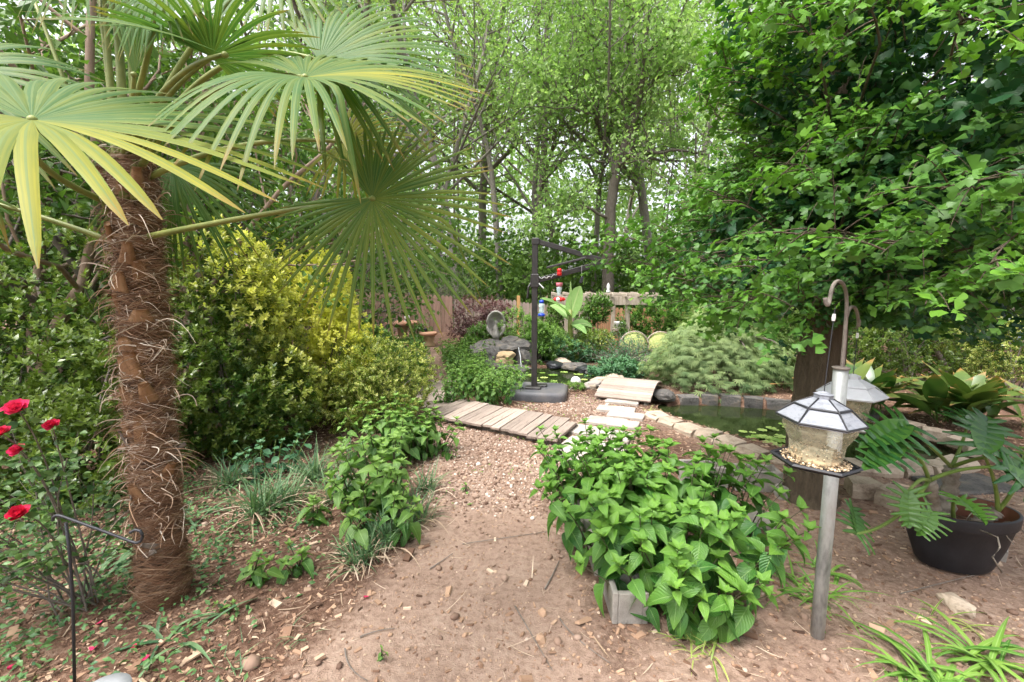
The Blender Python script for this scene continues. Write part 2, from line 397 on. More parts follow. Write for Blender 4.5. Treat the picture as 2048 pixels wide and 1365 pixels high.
def ground_mat():
    m, nt, out = _mat('ground_soil')
    pos = _n(nt, 'ShaderNodeNewGeometry').outputs['Position']
    n1 = _noise(nt, 1.7, 6, .6, pos); n2 = _noise(nt, 22, 5, .65, pos); n3 = _noise(nt, 130, 3, .6, pos)
    mixn = _math(nt, 'ADD', _math(nt, 'MULTIPLY', n1, .4), _math(nt, 'ADD', _math(nt, 'MULTIPLY', n2, .4), _math(nt, 'MULTIPLY', n3, .2)))
    dirt = _ramp(nt, mixn, [(.3, (.18, .112, .083)), (.5, (.33, .228, .172)), (.7, (.46, .345, .27))])
    mulch = _ramp(nt, mixn, [(.32, (.045, .026, .018)), (.5, (.125, .07, .047)), (.68, (.27, .165, .11))])
    grav = _ramp(nt, mixn, [(.35, (.13, .08, .058)), (.5, (.27, .185, .14)), (.66, (.42, .32, .26))])
    a1 = _n(nt, 'ShaderNodeAttribute', attribute_name='path').outputs['Fac']; a2 = _n(nt, 'ShaderNodeAttribute', attribute_name='gravel').outputs['Fac']
    sh = lambda a: _math(nt, 'MINIMUM', _math(nt, 'MAXIMUM', _math(nt, 'ADD', a, _math(nt, 'MULTIPLY', _math(nt, 'SUBTRACT', n2, .5), 1.3)), 0.), 1.)
    c = _mix(nt, sh(a1), mulch, dirt); c = _mix(nt, sh(a2), c, grav)
    b = _n(nt, 'ShaderNodeBsdfPrincipled'); nt.links.new(c, b.inputs['Base Color']); b.inputs['Roughness'].default_value = .95; b.inputs['Specular IOR Level'].default_value = .15
    nt.links.new(_bump(nt, _math(nt, 'ADD', n2, _math(nt, 'MULTIPLY', n3, .5)), .7, .03), b.inputs['Normal']); nt.links.new(b.outputs[0], out.inputs[0]); return m
def water_mat():
    m, nt, out = _mat('pond_water')
    pos = _n(nt, 'ShaderNodeNewGeometry').outputs['Position']
    c = _ramp(nt, _noise(nt, 1.5, 4, .6, pos), [(.35, (.012, .018, .006)), (.7, (.035, .05, .016))])
    b = _n(nt, 'ShaderNodeBsdfPrincipled'); nt.links.new(c, b.inputs['Base Color']); b.inputs['Roughness'].default_value = .06; b.inputs['IOR'].default_value = 1.33
    nt.links.new(_bump(nt, _noise(nt, 9, 3, .5, pos), .12, .02), b.inputs['Normal']); nt.links.new(b.outputs[0], out.inputs[0]); return m
M = {}
M['ground'] = ground_mat(); M['water'] = water_mat()
M['bark'] = solid('bark_grey', (.15, .13, .11), (.34, .31, .27), 5, .95, .8, .04, (6, 6, 1), fine=30)
M['bark_dark'] = solid('bark_dark', (.10, .085, .07), (.24, .205, .17), 5, .95, .8, .03, (6, 6, 1.2))
M['bark_smooth'] = solid('bark_smooth', (.20, .13, .09), (.36, .27, .20), 4, .7, .2, .01, (3, 3, 1))
M['bark_ginkgo'] = solid('bark_ginkgo', (.06, .046, .030), (.17, .13, .09), 4, .95, .9, .03, (7, 7, 1), fine=25)
M['twig'] = solid('twig_grey', (.10, .085, .07), (.26, .22, .19), 12, .9, .3)
M['stem_green'] = solid('stem_green', (.10, .17, .03), (.20, .28, .07), 9, .5, .1)
M['stem_purple'] = solid('stem_purple', (.05, .035, .03), (.09, .09, .04), 9, .5, .1)
M['palm_leaf'] = leaf_mat('palm_leaf', (.058, .14, .032), (.34, .31, .028), .34, .5, 0, edge=((.20, .26, .06), .46), spec=.2, rib=(.15, .22, .07), ribw=.06, tip=((.27, .16, .04), .86, 1.02), noise=5, streak=1.3)
M['palm_stalk'] = solid('palm_stalk', (.11, .15, .035), (.26, .28, .08), 6, .45, .1)
M['palm_trunk'] = solid('palm_trunk', (.05, .03, .02), (.17, .105, .068), 10, .95, .9, .03, (1, 1, 5), c3=(.27, .18, .12), fine=45)
M['fibre'] = tinted('palm_fibre', [(0, (.055, .032, .02)), (.45, (.19, .10, .058)), (.75, (.32, .205, .13)), (1, (.60, .52, .43))], .8)
M['boot'] = solid('palm_leaf_base', (.13, .065, .032), (.25, .135, .065), 7, .8, .6, .01, (1, 1, .3), c3=(.20, .14, .07))
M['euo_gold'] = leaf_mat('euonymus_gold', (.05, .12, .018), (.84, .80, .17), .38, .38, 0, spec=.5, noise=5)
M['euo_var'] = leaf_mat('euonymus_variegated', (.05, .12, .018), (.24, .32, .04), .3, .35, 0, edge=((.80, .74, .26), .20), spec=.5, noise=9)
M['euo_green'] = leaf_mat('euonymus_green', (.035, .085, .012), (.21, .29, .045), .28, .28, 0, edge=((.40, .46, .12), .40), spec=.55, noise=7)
M['privet'] = leaf_mat('hedge_green', (.035, .095, .015), (.15, .29, .045), .3, .33, 0, spec=.5)
M['salvia'] = leaf_mat('salvia_leaf', (.03, .125, .024), (.22, .42, .055), .3, .38, .5, spec=.45, rib=(.24, .40, .12), ribw=.022, noise=9)
M['weed'] = leaf_mat('perennial_leaf', (.05, .15, .03), (.26, .41, .08), .32, .42, .3, spec=.4, rib=(.26, .42, .13), ribw=.025)
M['peony'] = leaf_mat('bluegreen_leaf', (.04, .13, .065), (.13, .27, .12), .25, .45, .15)
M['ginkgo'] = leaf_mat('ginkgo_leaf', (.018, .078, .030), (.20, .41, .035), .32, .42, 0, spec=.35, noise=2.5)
M['lace'] = leaf_mat('laceleaf', (.07, .15, .055), (.40, .48, .20), .38, .55, 0, noise=4)
M['tree_leaf'] = leaf_mat('spring_leaf', (.17, .31, .08), (.47, .62, .25), .5, .5, 0, noise=.5)
M['tree_leaf2'] = leaf_mat('spring_leaf_yellow', (.20, .30, .06), (.52, .60, .24), .5, .5, 0, noise=.5)
M['under_leaf'] = leaf_mat('understory_leaf', (.03, .085, .018), (.17, .29, .05), .36, .45, 0, noise=1.0)
M['wood_leaf'] = leaf_mat('far_wood_leaf', (.17, .30, .09), (.46, .62, .26), .5, .5, 0, noise=.35)
M['purple_leaf'] = leaf_mat('purple_leaf', (.07, .03, .035), (.24, .12, .12), .3, .5, 0)
M['grass'] = leaf_mat('strap_leaf', (.05, .125, .06), (.19, .30, .14), .25, .5, 0)
M['liriope'] = leaf_mat('striped_strap_leaf', (.13, .24, .04), (.40, .46, .12), .3, .45, 0, edge=((.62, .60, .26), .34))
M['daylily'] = leaf_mat('daylily_leaf', (.07, .20, .03), (.24, .40, .07), .3, .4, 0, rib=(.30, .46, .14), ribw=.08)
M['aspid'] = leaf_mat('broad_strap_leaf', (.03, .10, .018), (.24, .28, .07), .2, .3, 0, spec=.55, tip=((.42, .22, .07), .82, 1.0), noise=7)
M['philo'] = leaf_mat('philodendron_leaf', (.02, .085, .022), (.12, .26, .035), .22, .25, 0, spec=.6, noise=5)
M['banana'] = leaf_mat('banana_leaf', (.13, .28, .07), (.36, .52, .20), .35, .4, .3, rib=(.45, .55, .25), ribw=.04)
M['cover'] = leaf_mat('vinca_leaf', (.03, .10, .035), (.16, .29, .10), .25, .4, 0)
M['rose_leaf'] = leaf_mat('rose_leaf', (.025, .075, .02), (.13, .22, .06), .25, .4, 0)
M['petal'] = leaf_mat('rose_petal', (.55, .006, .03), (.80, .05, .18), .3, .5, 0, noise=9)
M['pad'] = leaf_mat('lily_pad', (.12, .24, .03), (.42, .52, .16), .1, .3, 0)
M['chips'] = tinted('wood_chip', [(0, (.07, .04, .027)), (.35, (.21, .12, .078)), (.7, (.40, .26, .17)), (1, (.60, .46, .34))])
M['pebble'] = tinted('pebble', [(0, (.12, .07, .05)), (.4, (.28, .185, .135)), (.75, (.45, .34, .27)), (1, (.70, .63, .56))], .75)
M['straw'] = tinted('straw', [(0, (.14, .09, .06)), (.5, (.38, .27, .18)), (1, (.62, .50, .38))])
M['fence_grey'] = solid('fence_weathered', (.15, .11, .09), (.36, .29, .245), 3, .9, .5, .006, (9, 9, .8), c3=(.27, .18, .135), fine=22, tintmix=.18)
M['fence_brown'] = solid('fence_brown', (.15, .07, .035), (.34, .19, .10), 3, .9, .5, .006, (9, 9, .8), c3=(.24, .16, .10), fine=22, tintmix=.18)
M['fence_red'] = solid('fence_reddish', (.20, .115, .085), (.40, .27, .21), 3, .9, .5, .006, (9, 9, .8), fine=22, tintmix=.18)
M['plank'] = solid('boardwalk_wood', (.15, .11, .09), (.38, .305, .255), 3, .9, .5, .006, (1.2, 12, 12), c3=(.28, .215, .175), fine=20, tintmix=.3)
M['timber'] = solid('arbor_timber', (.24, .19, .14), (.50, .43, .35), 3, .9, .4, .006, (6, 6, 1.5), fine=22)
M['stake'] = solid('stake_wood', (.45, .24, .08), (.62, .38, .16), 4, .8, .3, .005, (8, 8, 1))
M['stone'] = solid('edging_stone', (.20, .145, .105), (.48, .39, .30), 6, .95, .9, .02, c3=(.36, .27, .20), fine=55, tintmix=.15, coords='World')
M['paver'] = solid('pale_paver', (.28, .24, .21), (.50, .45, .40), 5, .9, .5, .008, fine=60, tintmix=.08, coords='World')
M['rock'] = solid('slate_rock', (.035, .033, .031), (.12, .112, .105), 5, .8, .8, .02, c3=(.21, .17, .125), fine=40, tintmix=.3, coords='World')
M['cinder'] = solid('cinder_block', (.20, .18, .16), (.40, .37, .33), 9, .95, .9, .008, fine=140, coords='World')
M['galv'] = solid('galvanised_pipe', (.16, .165, .165), (.42, .43, .42), 9, .5, .25, .003, (1, 1, .35), metal=.3, c3=(.30, .28, .255), fine=70)
M['rust'] = solid('rusty_iron', (.12, .10, .085), (.26, .22, .19), 14, .7, .3, .003)
M['black_metal'] = solid('dark_bronze_metal', (.022, .02, .02), (.05, .045, .042), 9, .5, .1, .003, spec=.4)
M['iron'] = plain('black_iron', (.035, .035, .04), .5, .3)
M['black_plastic'] = solid('black_plastic_pot', (.008, .008, .01), (.022, .022, .026), 7, .5, .2, .004, spec=.35, fine=90)
M['pot_inside'] = plain('brown_plastic', (.18, .07, .04), .7)
M['grey_plastic'] = solid('grey_resin', (.05, .053, .06), (.10, .10, .11), 3, .6, .2, .004, spec=.4, c3=(.17, .15, .135), fine=60)
M['roof_grey'] = solid('feeder_roof_slate', (.10, .105, .12), (.25, .26, .29), 14, .6, .5, .004, (1, 1, 3), c3=(.19, .19, .20), fine=90)
M['roof_trim'] = plain('feeder_trim', (.018, .018, .022), .5)
M['roof_white'] = plain('feeder_roof_pale', (.52, .53, .56), .55)
M['feeder_glass'] = glass('feeder_plastic', (.62, .58, .40), .36, .18)
M['seed'] = tinted('bird_seed', [(0, (.06, .05, .04)), (.5, (.42, .30, .17)), (1, (.72, .55, .38))])
M['terracotta'] = solid('terracotta', (.42, .20, .12), (.62, .36, .24), 5, .85, .3, .006)
M['sandstone'] = solid('cast_stone_ochre', (.34, .24, .13), (.55, .41, .25), 5, .9, .3, .006)
M['statue'] = solid('cast_stone_grey', (.24, .22, .20), (.48, .45, .41), 8, .9, .5, .01)
M['white'] = plain('white_glaze', (.75, .75, .73), .4)
M['red_plastic'] = plain('red_plastic', (.60, .02, .02), .3)
M['pink_plastic'] = plain('faded_red_plastic', (.55, .16, .20), .4)
M['blue_plastic'] = plain('blue_plastic', (.02, .06, .45), .3)
M['nectar'] = glass('clear_glass', (.65, .85, .85), .45, .08)
M['green_slat'] = plain('yellowgreen_slat', (.55, .58, .16), .6)
M['wicker'] = solid('green_wicker', (.20, .25, .07), (.42, .45, .17), 30, .8, .7, .01)
M['liner'] = plain('pond_liner', (.02, .021, .025), .35)
M['falls'] = plain('falling_water', (.65, .68, .70), .2)
M['house'] = plain('house_siding', (.22, .26, .33), .7)
M['lid'] = plain('grey_lid', (.26, .27, .28), .6)
M['scar'] = solid('leaf_scar_trunk', (.10, .08, .06), (.34, .30, .25), 9, .9, .5, .01)

# ------------------------------------------------------------------ the ground, ponds
PATH = np.array([(-1.15, 0.3), (-1.05, 2.0), (-0.85, 2.7), (-0.72, 3.3), (-0.85, 4.2), (-1.0, 5.9), (0.3, 5.1), (0.35, 4.2), (0.25, 3.8), (0.5, 3.0), (0.5, 2.2), (0.6, 0.3)])
PATH2 = np.array([(-1.95, 8.4), (-1.1, 8.4), (-1.7, 11), (-2.1, 13.6), (-3.4, 13.6), (-2.6, 11)])
DIRT_R = np.array([(0.55, 0.3), (0.55, 2.2), (2.3, 4.0), (2.2, 5.2), (1.7, 6.4), (3.2, 4.6), (5.5, 4.3), (6.5, 5.2), (8, 4.5), (8, 0.3)])
GRAVEL = np.array([(-0.75, 3.75), (0.15, 3.7), (0.9, 4.3), (1.3, 5.3), (2.0, 6.4), (1.5, 7.2), (0.9, 7.5), (0.15, 6.6), (0.95, 6.3), (0.5, 5.2), (-1.0, 6.0), (-0.95, 5.0)])
GRAVEL2 = np.array([(2.2, 8.0), (3.8, 8.0), (4.2, 8.6), (2.0, 8.9)])
def path_mask(x, y):
    a = smooth(.18, -.18, poly_sd(PATH, x, y)); b = .75 * smooth(.3, -.3, poly_sd(DIRT_R, x, y)); c = .6 * smooth(.2, -.2, poly_sd(PATH2, x, y))
    return np.maximum(np.maximum(a, b), c)
def gravel_mask(x, y): return np.maximum(smooth(.3, -.25, poly_sd(GRAVEL, x, y)), smooth(.2, -.2, poly_sd(GRAVEL2, x, y)))
xs = np.concatenate([[-120, -80, -50, -32, -22, -15, -11, -8.5], np.arange(-7, 8.6, .075), [9.5, 11, 14, 18, 25, 35, 55, 85, 120]])
ys = np.concatenate([[-40, -20, -10, -5, -2, -1], np.arange(-.4, 13, .075), np.arange(13.2, 19, .3), [20, 22, 25, 30, 38, 50, 70, 100, 160]])
GX, GY = np.meshgrid(xs, ys); gx = GX.ravel(); gy = GY.ravel(); nx = len(xs)
ii = (np.arange(len(ys) - 1)[:, None] * nx + np.arange(nx - 1)[None]).ravel()
gme = mesh('ground', np.stack([gx, gy, gz(gx, gy)], -1), np.stack([ii, ii + 1, ii + nx + 1, ii + nx], -1), M['ground'], smooth_=True)
for nm, f in (('path', path_mask), ('gravel', gravel_mask)):
    a = gme.attributes.new(nm, 'FLOAT', 'POINT'); a.data.foreach_set('value', f(gx, gy).astype(np.float32))
tag(obj('ground', gme), kind='structure')
def water(name, Pp, z, grow=0.12):
    c = Pp.mean(0); Q = c + (Pp - c) * (1 + grow / np.linalg.norm(Pp - c, axis=1).mean())
    V = [(x, y, z) for x, y in Q] + [(c[0], c[1], z)]; n = len(Q)
    tag(obj(name, mesh(name, V, [(i, (i + 1) % n, n) for i in range(n)], M['water'])), kind='structure')
water('pond_water', POND2, -.13); water('pond_water', POND1, -.05)
V = [(x, y, -.20) for x, y in STREAM]
tag(obj('stream_water', mesh('stream_water', V + [(2.0, 7.6, -.20)], [(i, (i + 1) % 8, 8) for i in range(8)], M['water'])), kind='structure')

# loose ground litter
def in_water(x, y): return np.minimum(np.minimum(poly_sd(POND1, x, y), poly_sd(POND2, x, y)), poly_sd(STREAM, x, y)) < .02
def sample(n, x0, x1, y0, y1, prob, pw=1.6):
    """more points near the camera"""
    x = rng.uniform(x0, x1, n * 3); t = rng.uniform(0, 1, n * 3); y = y0 + (y1 - y0) * t ** pw
    keep = (rng.uniform(0, 1, n * 3) < prob(x, y)) & ~in_water(x, y) & (abs(x) < 1.25 * y + .6)
    return x[keep][:n], y[keep][:n]
def lie(x, y, tilt=.25):
    n = len(x); a = rng.uniform(0, 6.28, n); D = np.stack([np.cos(a), np.sin(a), rng.normal(0, tilt * .6, n)], -1)
    N = np.stack([rng.normal(0, tilt, n), rng.normal(0, tilt, n), np.ones(n)], -1); return D, N
chip_t = (A((-.5, 0, -.06), (.5, 0, -.06), (.42, 1, -.03), (-.38, .95, -.05), (-.45, .03, .1), (.46, .02, .1), (.36, .96, .08), (-.34, .9, .1)),
          np.array([(4, 5, 6, 7), (0, 1, 5, 4), (1, 2, 6, 5), (2, 3, 7, 6), (3, 0, 4, 7)]), np.zeros((8, 2)))
x, y = sample(24000, -5, 7, 1.4, 9, lambda x, y: np.clip(.95 - path_mask(x, y) * .84 - gravel_mask(x, y) * .3, .05, 1))
D, N = lie(x, y); S = rng.lognormal(math.log(.022), .5, len(x))
o = obj('wood_chips', scatter('wood_chips', chip_t, np.stack([x, y, gz(x, y) + .004], -1), D, N, S, np.clip(rng.normal(.5, .25, len(x)), 0, 1), M['chips'], width=rng.uniform(.25, .6, len(x))))
tag(o, 'scattered brown wood chips of the mulch lying over the beds', 'wood chips', kind='stuff')
ico = [(0, 0, 1), (.85, 0, .35), (.26, .8, .38), (-.7, .5, .33), (-.68, -.5, .4), (.26, -.82, .36), (.66, .5, -.35), (-.25, .82, -.4), (-.85, 0, -.38), (-.27, -.8, -.35), (.7, -.48, -.4), (0, 0, -1)]
icoF = [(0, 1, 2), (0, 2, 3), (0, 3, 4), (0, 4, 5), (0, 5, 1), (1, 6, 2), (2, 7, 3), (3, 8, 4), (4, 9, 5), (5, 10, 1), (6, 7, 2), (7, 8, 3), (8, 9, 4), (9, 10, 5), (10, 6, 1), (6, 11, 7), (7, 11, 8), (8, 11, 9), (9, 11, 10), (10, 11, 6)]
peb_t = (np.array(ico) * A(.5, .62, .36), np.array(icoF), np.zeros((12, 2)))
x, y = sample(14000, -1.3, 4.3, 3.4, 9, lambda x, y: gravel_mask(x, y) ** .8, 1.1)
x2, y2 = sample(1500, -4, 6, 1.4, 6, lambda x, y: .5 + 0 * x, 1.4)
n1 = len(x); x = np.concatenate([x, x2]); y = np.concatenate([y, y2]); D, N = lie(x, y, .4)
S = np.concatenate([rng.lognormal(math.log(.020), .4, n1), rng.lognormal(math.log(.022), .45, len(x2))])
o = obj('gravel', scatter('gravel', peb_t, np.stack([x, y, gz(x, y) + S * .12], -1), D, N, S, np.clip(np.where(np.arange(len(x)) < n1, rng.normal(.44, .24, len(x)), rng.normal(.34, .2, len(x))), 0, 1), M['pebble'], width=rng.uniform(.7, 1.2, len(x)), smooth_=True))
tag(o, 'pale rounded gravel strewn beside the boardwalk and over the dirt', 'gravel', kind='stuff')
x, y = sample(5200, -4.6, 6, 1.4, 7, lambda x, y: np.clip(.75 - path_mask(x, y) * .35, .1, 1), 1.4)
D, N = lie(x, y, .18); S = rng.lognormal(math.log(.065), .5, len(x))
bl = t_blade(3, .017, .9)
o = obj('dry_straw', scatter('dry_straw', (bl[0] * A(1, 1, -.35), bl[1], bl[2]), np.stack([x, y, gz(x, y) + .008], -1), D, N, S, rng.uniform(0, 1, len(x)) ** .8, M['straw'], width=rng.uniform(.4, 1.3, len(x))))
tag(o, 'thin dry straw and pine needles scattered across dirt path', 'straw', kind='stuff')
x, y = sample(6000, -2.2, 5.5, 1.3, 5, lambda x, y: .25 + .7 * path_mask(x, y) * (lump(x, y, 2.2) > -.12), 1.5)
D, N = lie(x, y, .5); S = rng.lognormal(math.log(.010), .5, len(x))
o = obj('soil_crumbs', scatter('soil_crumbs', peb_t, np.stack([x, y, gz(x, y) + S * .1], -1), D, N, S, np.clip(rng.normal(.62, .16, len(x)), 0, 1), M['chips'], width=rng.uniform(.6, 1.2, len(x))))
tag(o, 'small crumbs of soil and grit on the trodden dirt path', 'soil crumbs', kind='stuff')
# fallen twigs one can pick out
TWL = ['long thin twig slanting down the bottom of the dirt path', 'short thick reddish twig against the raised bed corner', 'twig lying before the front cinder block', 'long thin twig across the path left of the big leafy plant', 'short twig at the path bottom left of centre', 'twig hidden behind the large leafy plant', 'small twig at the left side of the large leafy plant', 'twig running off at the bottom edge of the path', 'long twig on the dirt before the black pot', 'short twig at the left edge of the dirt path']
for q_, (a, b, r) in enumerate((((1030, 1215), (1105, 1345), .004), ((1090, 1180), (1118, 1125), .006), ((1120, 1240), (1220, 1330), .004), ((925, 1090), (1100, 1065), .0035), ((720, 1277), (790, 1260), .004), ((1395, 1010), (1470, 990), .004), ((1130, 1040), (1180, 1020), .003), ((690, 1300), (735, 1365), .004), ((1800, 1190), (1960, 1150), .004), ((860, 1140), (905, 1110), .0045))):
    p0, p1 = gp(*a), gp(*b); mid = (p0 + p1) / 2 + A(*rng.normal(0, .025, 2), .012)
    m = MB(); m.tube(curve(p0 + A(0, 0, .008), mid, p1 + A(0, 0, .01), 7), np.linspace(r, r * .5, 7), 5)
    tag(m.build('fallen_twig', M['twig'], None, True), TWL[q_], 'twig', 'fallen twigs on the dirt')

# ------------------------------------------------------------------ trees
def grow(base, d, L, r, lev, nb, tubes_, tips, wob=.12, up=.05, spread=.7, first=.35, seg=None, taper=.5):
    n = seg or (9 if lev > 1 else 6); pts = [np.asarray(base, float)]; d = nrm(d); ds = [d]
    for i in range(n - 1):
        d = nrm(d + rng.normal(0, wob, 3) + A(0, 0, up)); pts.append(pts[-1] + d * L / (n - 1)); ds.append(d)
    pts = np.array(pts); rad = np.linspace(r, r * taper, n); tubes_.append((pts, rad))
    if lev == 0:
        for i in range(1, n): tips.append((pts[i], ds[i]))
        return
    for k in range(nb):
        t = first + (1 - first) * (k + rng.uniform(.2, .9)) / nb; i = min(n - 2, int(t * (n - 1))); f = t * (n - 1) - i
        p = pts[i] * (1 - f) + pts[i + 1] * f; s = rdir(1)[0]; s = nrm(s - s.dot(ds[i]) * ds[i])
        nd = nrm(ds[i] * (1 - spread * .45) + s * spread); l = L * rng.uniform(.38, .62) * (1.15 - .5 * t)
        grow(p, nd, l, rad[i] * rng.uniform(.42, .62), lev - 1, max(3, nb - 2), tubes_, tips, wob * 1.2, up, spread, .3)
    if lev > 0: tips.append((pts[-1], ds[-1]))
def crown_mesh(name, tips, k, sig, size, mat, flat=.5, tpl=None, sink=.0):
    P = np.array([t[0] for t in tips]); m = len(P) * k; pos = np.repeat(P, k, 0) + rng.normal(0, 1, (m, 3)) * A(sig, sig, sig * flat); pos[:, 2] -= abs(rng.normal(0, sink, m)) if sink else 0
    clump = np.repeat(rng.uniform(0, 1, len(P)), k)
    D = rdir(m, -.25); N = rdir(m, .9)
    return scatter(name, tpl or t_leaf2(.36, .14), pos, D, N, size * rng.uniform(.65, 1.3, m), np.clip(.5 * clump + .5 * rng.uniform(0, 1, m), 0, 1), mat)
def make_tree(h, r, nb, lev, k, sig, size, mat, bark, wob=.07, spread=.75, first=.35, lean=(0, 0), forks=None):
    tb = []; tips = []
    if forks:
        for (d, l, rr, z0) in forks: pass
    grow((0, 0, -.1), (lean[0], lean[1], 1), h, r, lev, nb, tb, tips, wob, .03, spread, first, 12)
    return tubes('trunk', tb, M[bark], 7), crown_mesh('crown', tips, k, sig, size, M[mat])
def tree_copy(kind, loc, rz, s, label, group=None, name='woodland_tree'):
    t = thing(name, label, 'tree', loc, group, rz); t.scale = (s, s, s)
    obj('trunk', kind[0], t); obj('crown', kind[1], t); return t
TK = [make_tree(19, .30, 11, 2, 12, .58, .20, 'tree_leaf', 'bark', .05, .8, .34), make_tree(17, .22, 10, 2, 12, .56, .195, 'tree_leaf2', 'bark', .06, .7, .38),
      make_tree(20, .26, 12, 2, 11, .6, .20, 'tree_leaf', 'bark_dark', .04, .85, .28), make_tree(15, .16, 9, 2, 13, .5, .18, 'tree_leaf', 'bark', .05, .7, .36)]
for kind, px, Y, s, rz, lab in ((2, 1042, 27, 1.0, 1.0, 'slim grey trunk of the clump rising behind the black umbrella pole'), (1, 1075, 28.5, 1.05, 2.2, 'second slim trunk of the clump right of the umbrella pole top'),
        (3, 1003, 24, 1.15, 4.0, 'thin straight pole-like tree left of the umbrella pole, behind fence'), (0, 1310, 25, .95, 3.3, 'tall tree with dark trunk beside the ginkgo crown edge'),
        (3, 1183, 26, 1.1, 0.4, 'thin dark young tree between the forked tree and umbrella arm'), (3, 915, 21, 1.0, 5.0, 'thin grey tree behind the fence under the lowest palm frond'),
        (3, 872, 24, 1.05, 1.7, 'thin tree behind fence left end, under the palm fronds'), (2, 780, 26, 1.0, 2.6, 'leafy tall tree filling the gap above the golden shrub'),
        (1, 690, 20, .95, 0.9, 'yellowish green tree behind the upper palm fronds'), (0, 960, 33, 1.1, 5.5, 'broad light green tree rising farthest back in the centre'),
        (2, 1130, 36, 1.1, 3.9, 'pale green distant tree directly under the sky gap at top'), (1, 1400, 31, 1.1, 2.0, 'yellow-green tree behind the top left of the ginkgo'),
        (0, 1560, 27, 1.0, 4.4, 'tall tree hidden mostly behind the ginkgo crown'), (2, 560, 29, 1.0, 0.2, 'tall woodland tree behind the palm, far left of centre'),
        (1, 1240, 40, 1.15, 1.2, 'distant tree seen between the forks of the large tree'), (0, 850, 40, 1.15, 2.9, 'distant bright green tree above the fence left part')):
    p = atY(px, 600, Y); tree_copy(TK[kind], (p[0], Y, float(gz(p[0], Y))), rz, s, lab, 'trees behind the fence')
# the large forked tree
tb = []; tips = []
bp = atY(1214, 600, 22); bx, bz = bp[0], float(gz(bp[0], 22))
def limb(pxs, radii, Y0, dy=0):
    pts = np.array([atY(px, py, Y0 + dy * i) for i, (px, py) in enumerate(pxs)]) - A(bx, 22, bz)
    t = np.linspace(0, 1, len(pts)); tt = np.linspace(0, 1, len(pts) * 3)
    pts = np.stack([np.interp(tt, t, pts[:, k]) for k in range(3)], -1) + rng.normal(0, .04, (len(tt), 3)); return pts, np.interp(tt, t, radii)
L1 = limb([(1214, 690), (1216, 560), (1219, 430), (1230, 350)], (.34, .30, .26, .23), 22)
tb.append(L1)
for pl, rr, dy in (([(1230, 350), (1222, 300), (1200, 260), (1190, 190), (1170, 120), (1165, 40)], (.16, .14, .12, .10, .07, .04), .5), ([(1230, 350), (1240, 310), (1256, 270), (1275, 210), (1290, 120), (1300, 20)], (.19, .18, .16, .13, .10, .06), -.3),
                   ([(1256, 270), (1280, 170), (1296, 80), (1292, 10)], (.1, .09, .07, .05), .9), ([(1240, 320), (1290, 306), (1350, 300), (1410, 310)], (.09, .08, .06, .04), -.6), ([(1218, 440), (1180, 415), (1140, 420), (1090, 455)], (.08, .07, .05, .03), -.4),
                   ([(1195, 235), (1150, 215), (1120, 180)], (.08, .06, .04), -.7), ([(1280, 190), (1320, 150), (1370, 140)], (.08, .06, .04), -.8)):
    q = limb(pl, rr, 22, dy); tb.append(q)
    for i in range(2, len(q[0]), 2):
        d = nrm(q[0][i] - q[0][i - 1])
        for _ in range(2): grow(q[0][i], nrm(d + rdir(1)[0] * 1.1), rng.uniform(1.6, 3.2), q[1][i] * .45, 1, 4, tb, tips, .2, .02, .8, .3)
t = thing('forked_tree', 'large forked tree with dark spreading limbs behind the garden arbor', 'tree', (bx, 22, bz))
obj('trunk', tubes('trunk', tb, M['bark_dark'], 7), t); obj('crown', crown_mesh('crown', tips, 9, .5, .19, M['tree_leaf']), t)
# understory and far wood
def mass(n, xr, yr, zr, size, mat, name, label, clump=900, sig=1.3, zpow=1.3):
    c = np.stack([rng.uniform(*xr, clump), rng.uniform(*yr, clump), zr[0] + (zr[1] - zr[0]) * rng.uniform(0, 1, clump) ** zpow], -1)
    i = rng.integers(0, clump, n); pos = c[i] + rng.normal(0, sig, (n, 3)) * A(1, 1, .55)
    o = obj(name, scatter(name, t_leaf2(.4, .15), pos, rdir(n, -.2), rdir(n, .9), size * rng.uniform(.6, 1.4, n), np.clip(.5 * rng.uniform(0, 1, clump)[i] + rng.uniform(0, .5, n), 0, 1), M[mat])); tag(o, label, 'woods', kind='stuff')
mass(40000, (-14, 26), (21, 34), (-.3, 4.0), .26, 'under_leaf', 'far_undergrowth', 'dense dark green undergrowth behind the wooden fence', 700, 1.1, 1.2)
mass(34000, (-45, 60), (42, 60), (0, 24), .55, 'wood_leaf', 'far_wood', 'far off mass of light green woodland canopy', 420, 2.2, .9)
for i in range(13):
    px = rng.uniform(700, 1420); Y = rng.uniform(20, 36); p = atY(px, 600, Y); tb = []; tp = []
    grow((0, 0, -.3), (rng.normal(0, .03), 0, 1), rng.uniform(9, 15), rng.uniform(.05, .10), 0, 0, tb, tp, .02, .02, seg=9, taper=.4)
    o = obj('bare_trunk', tubes('bare_trunk', tb, M['bark_dark' if i % 2 else 'bark'], 6), None, (p[0], Y, float(gz(p[0], Y)))); tag(o, 'thin bare tree trunk standing in the woods behind fence', 'tree trunk', 'thin trunks in the far woods')

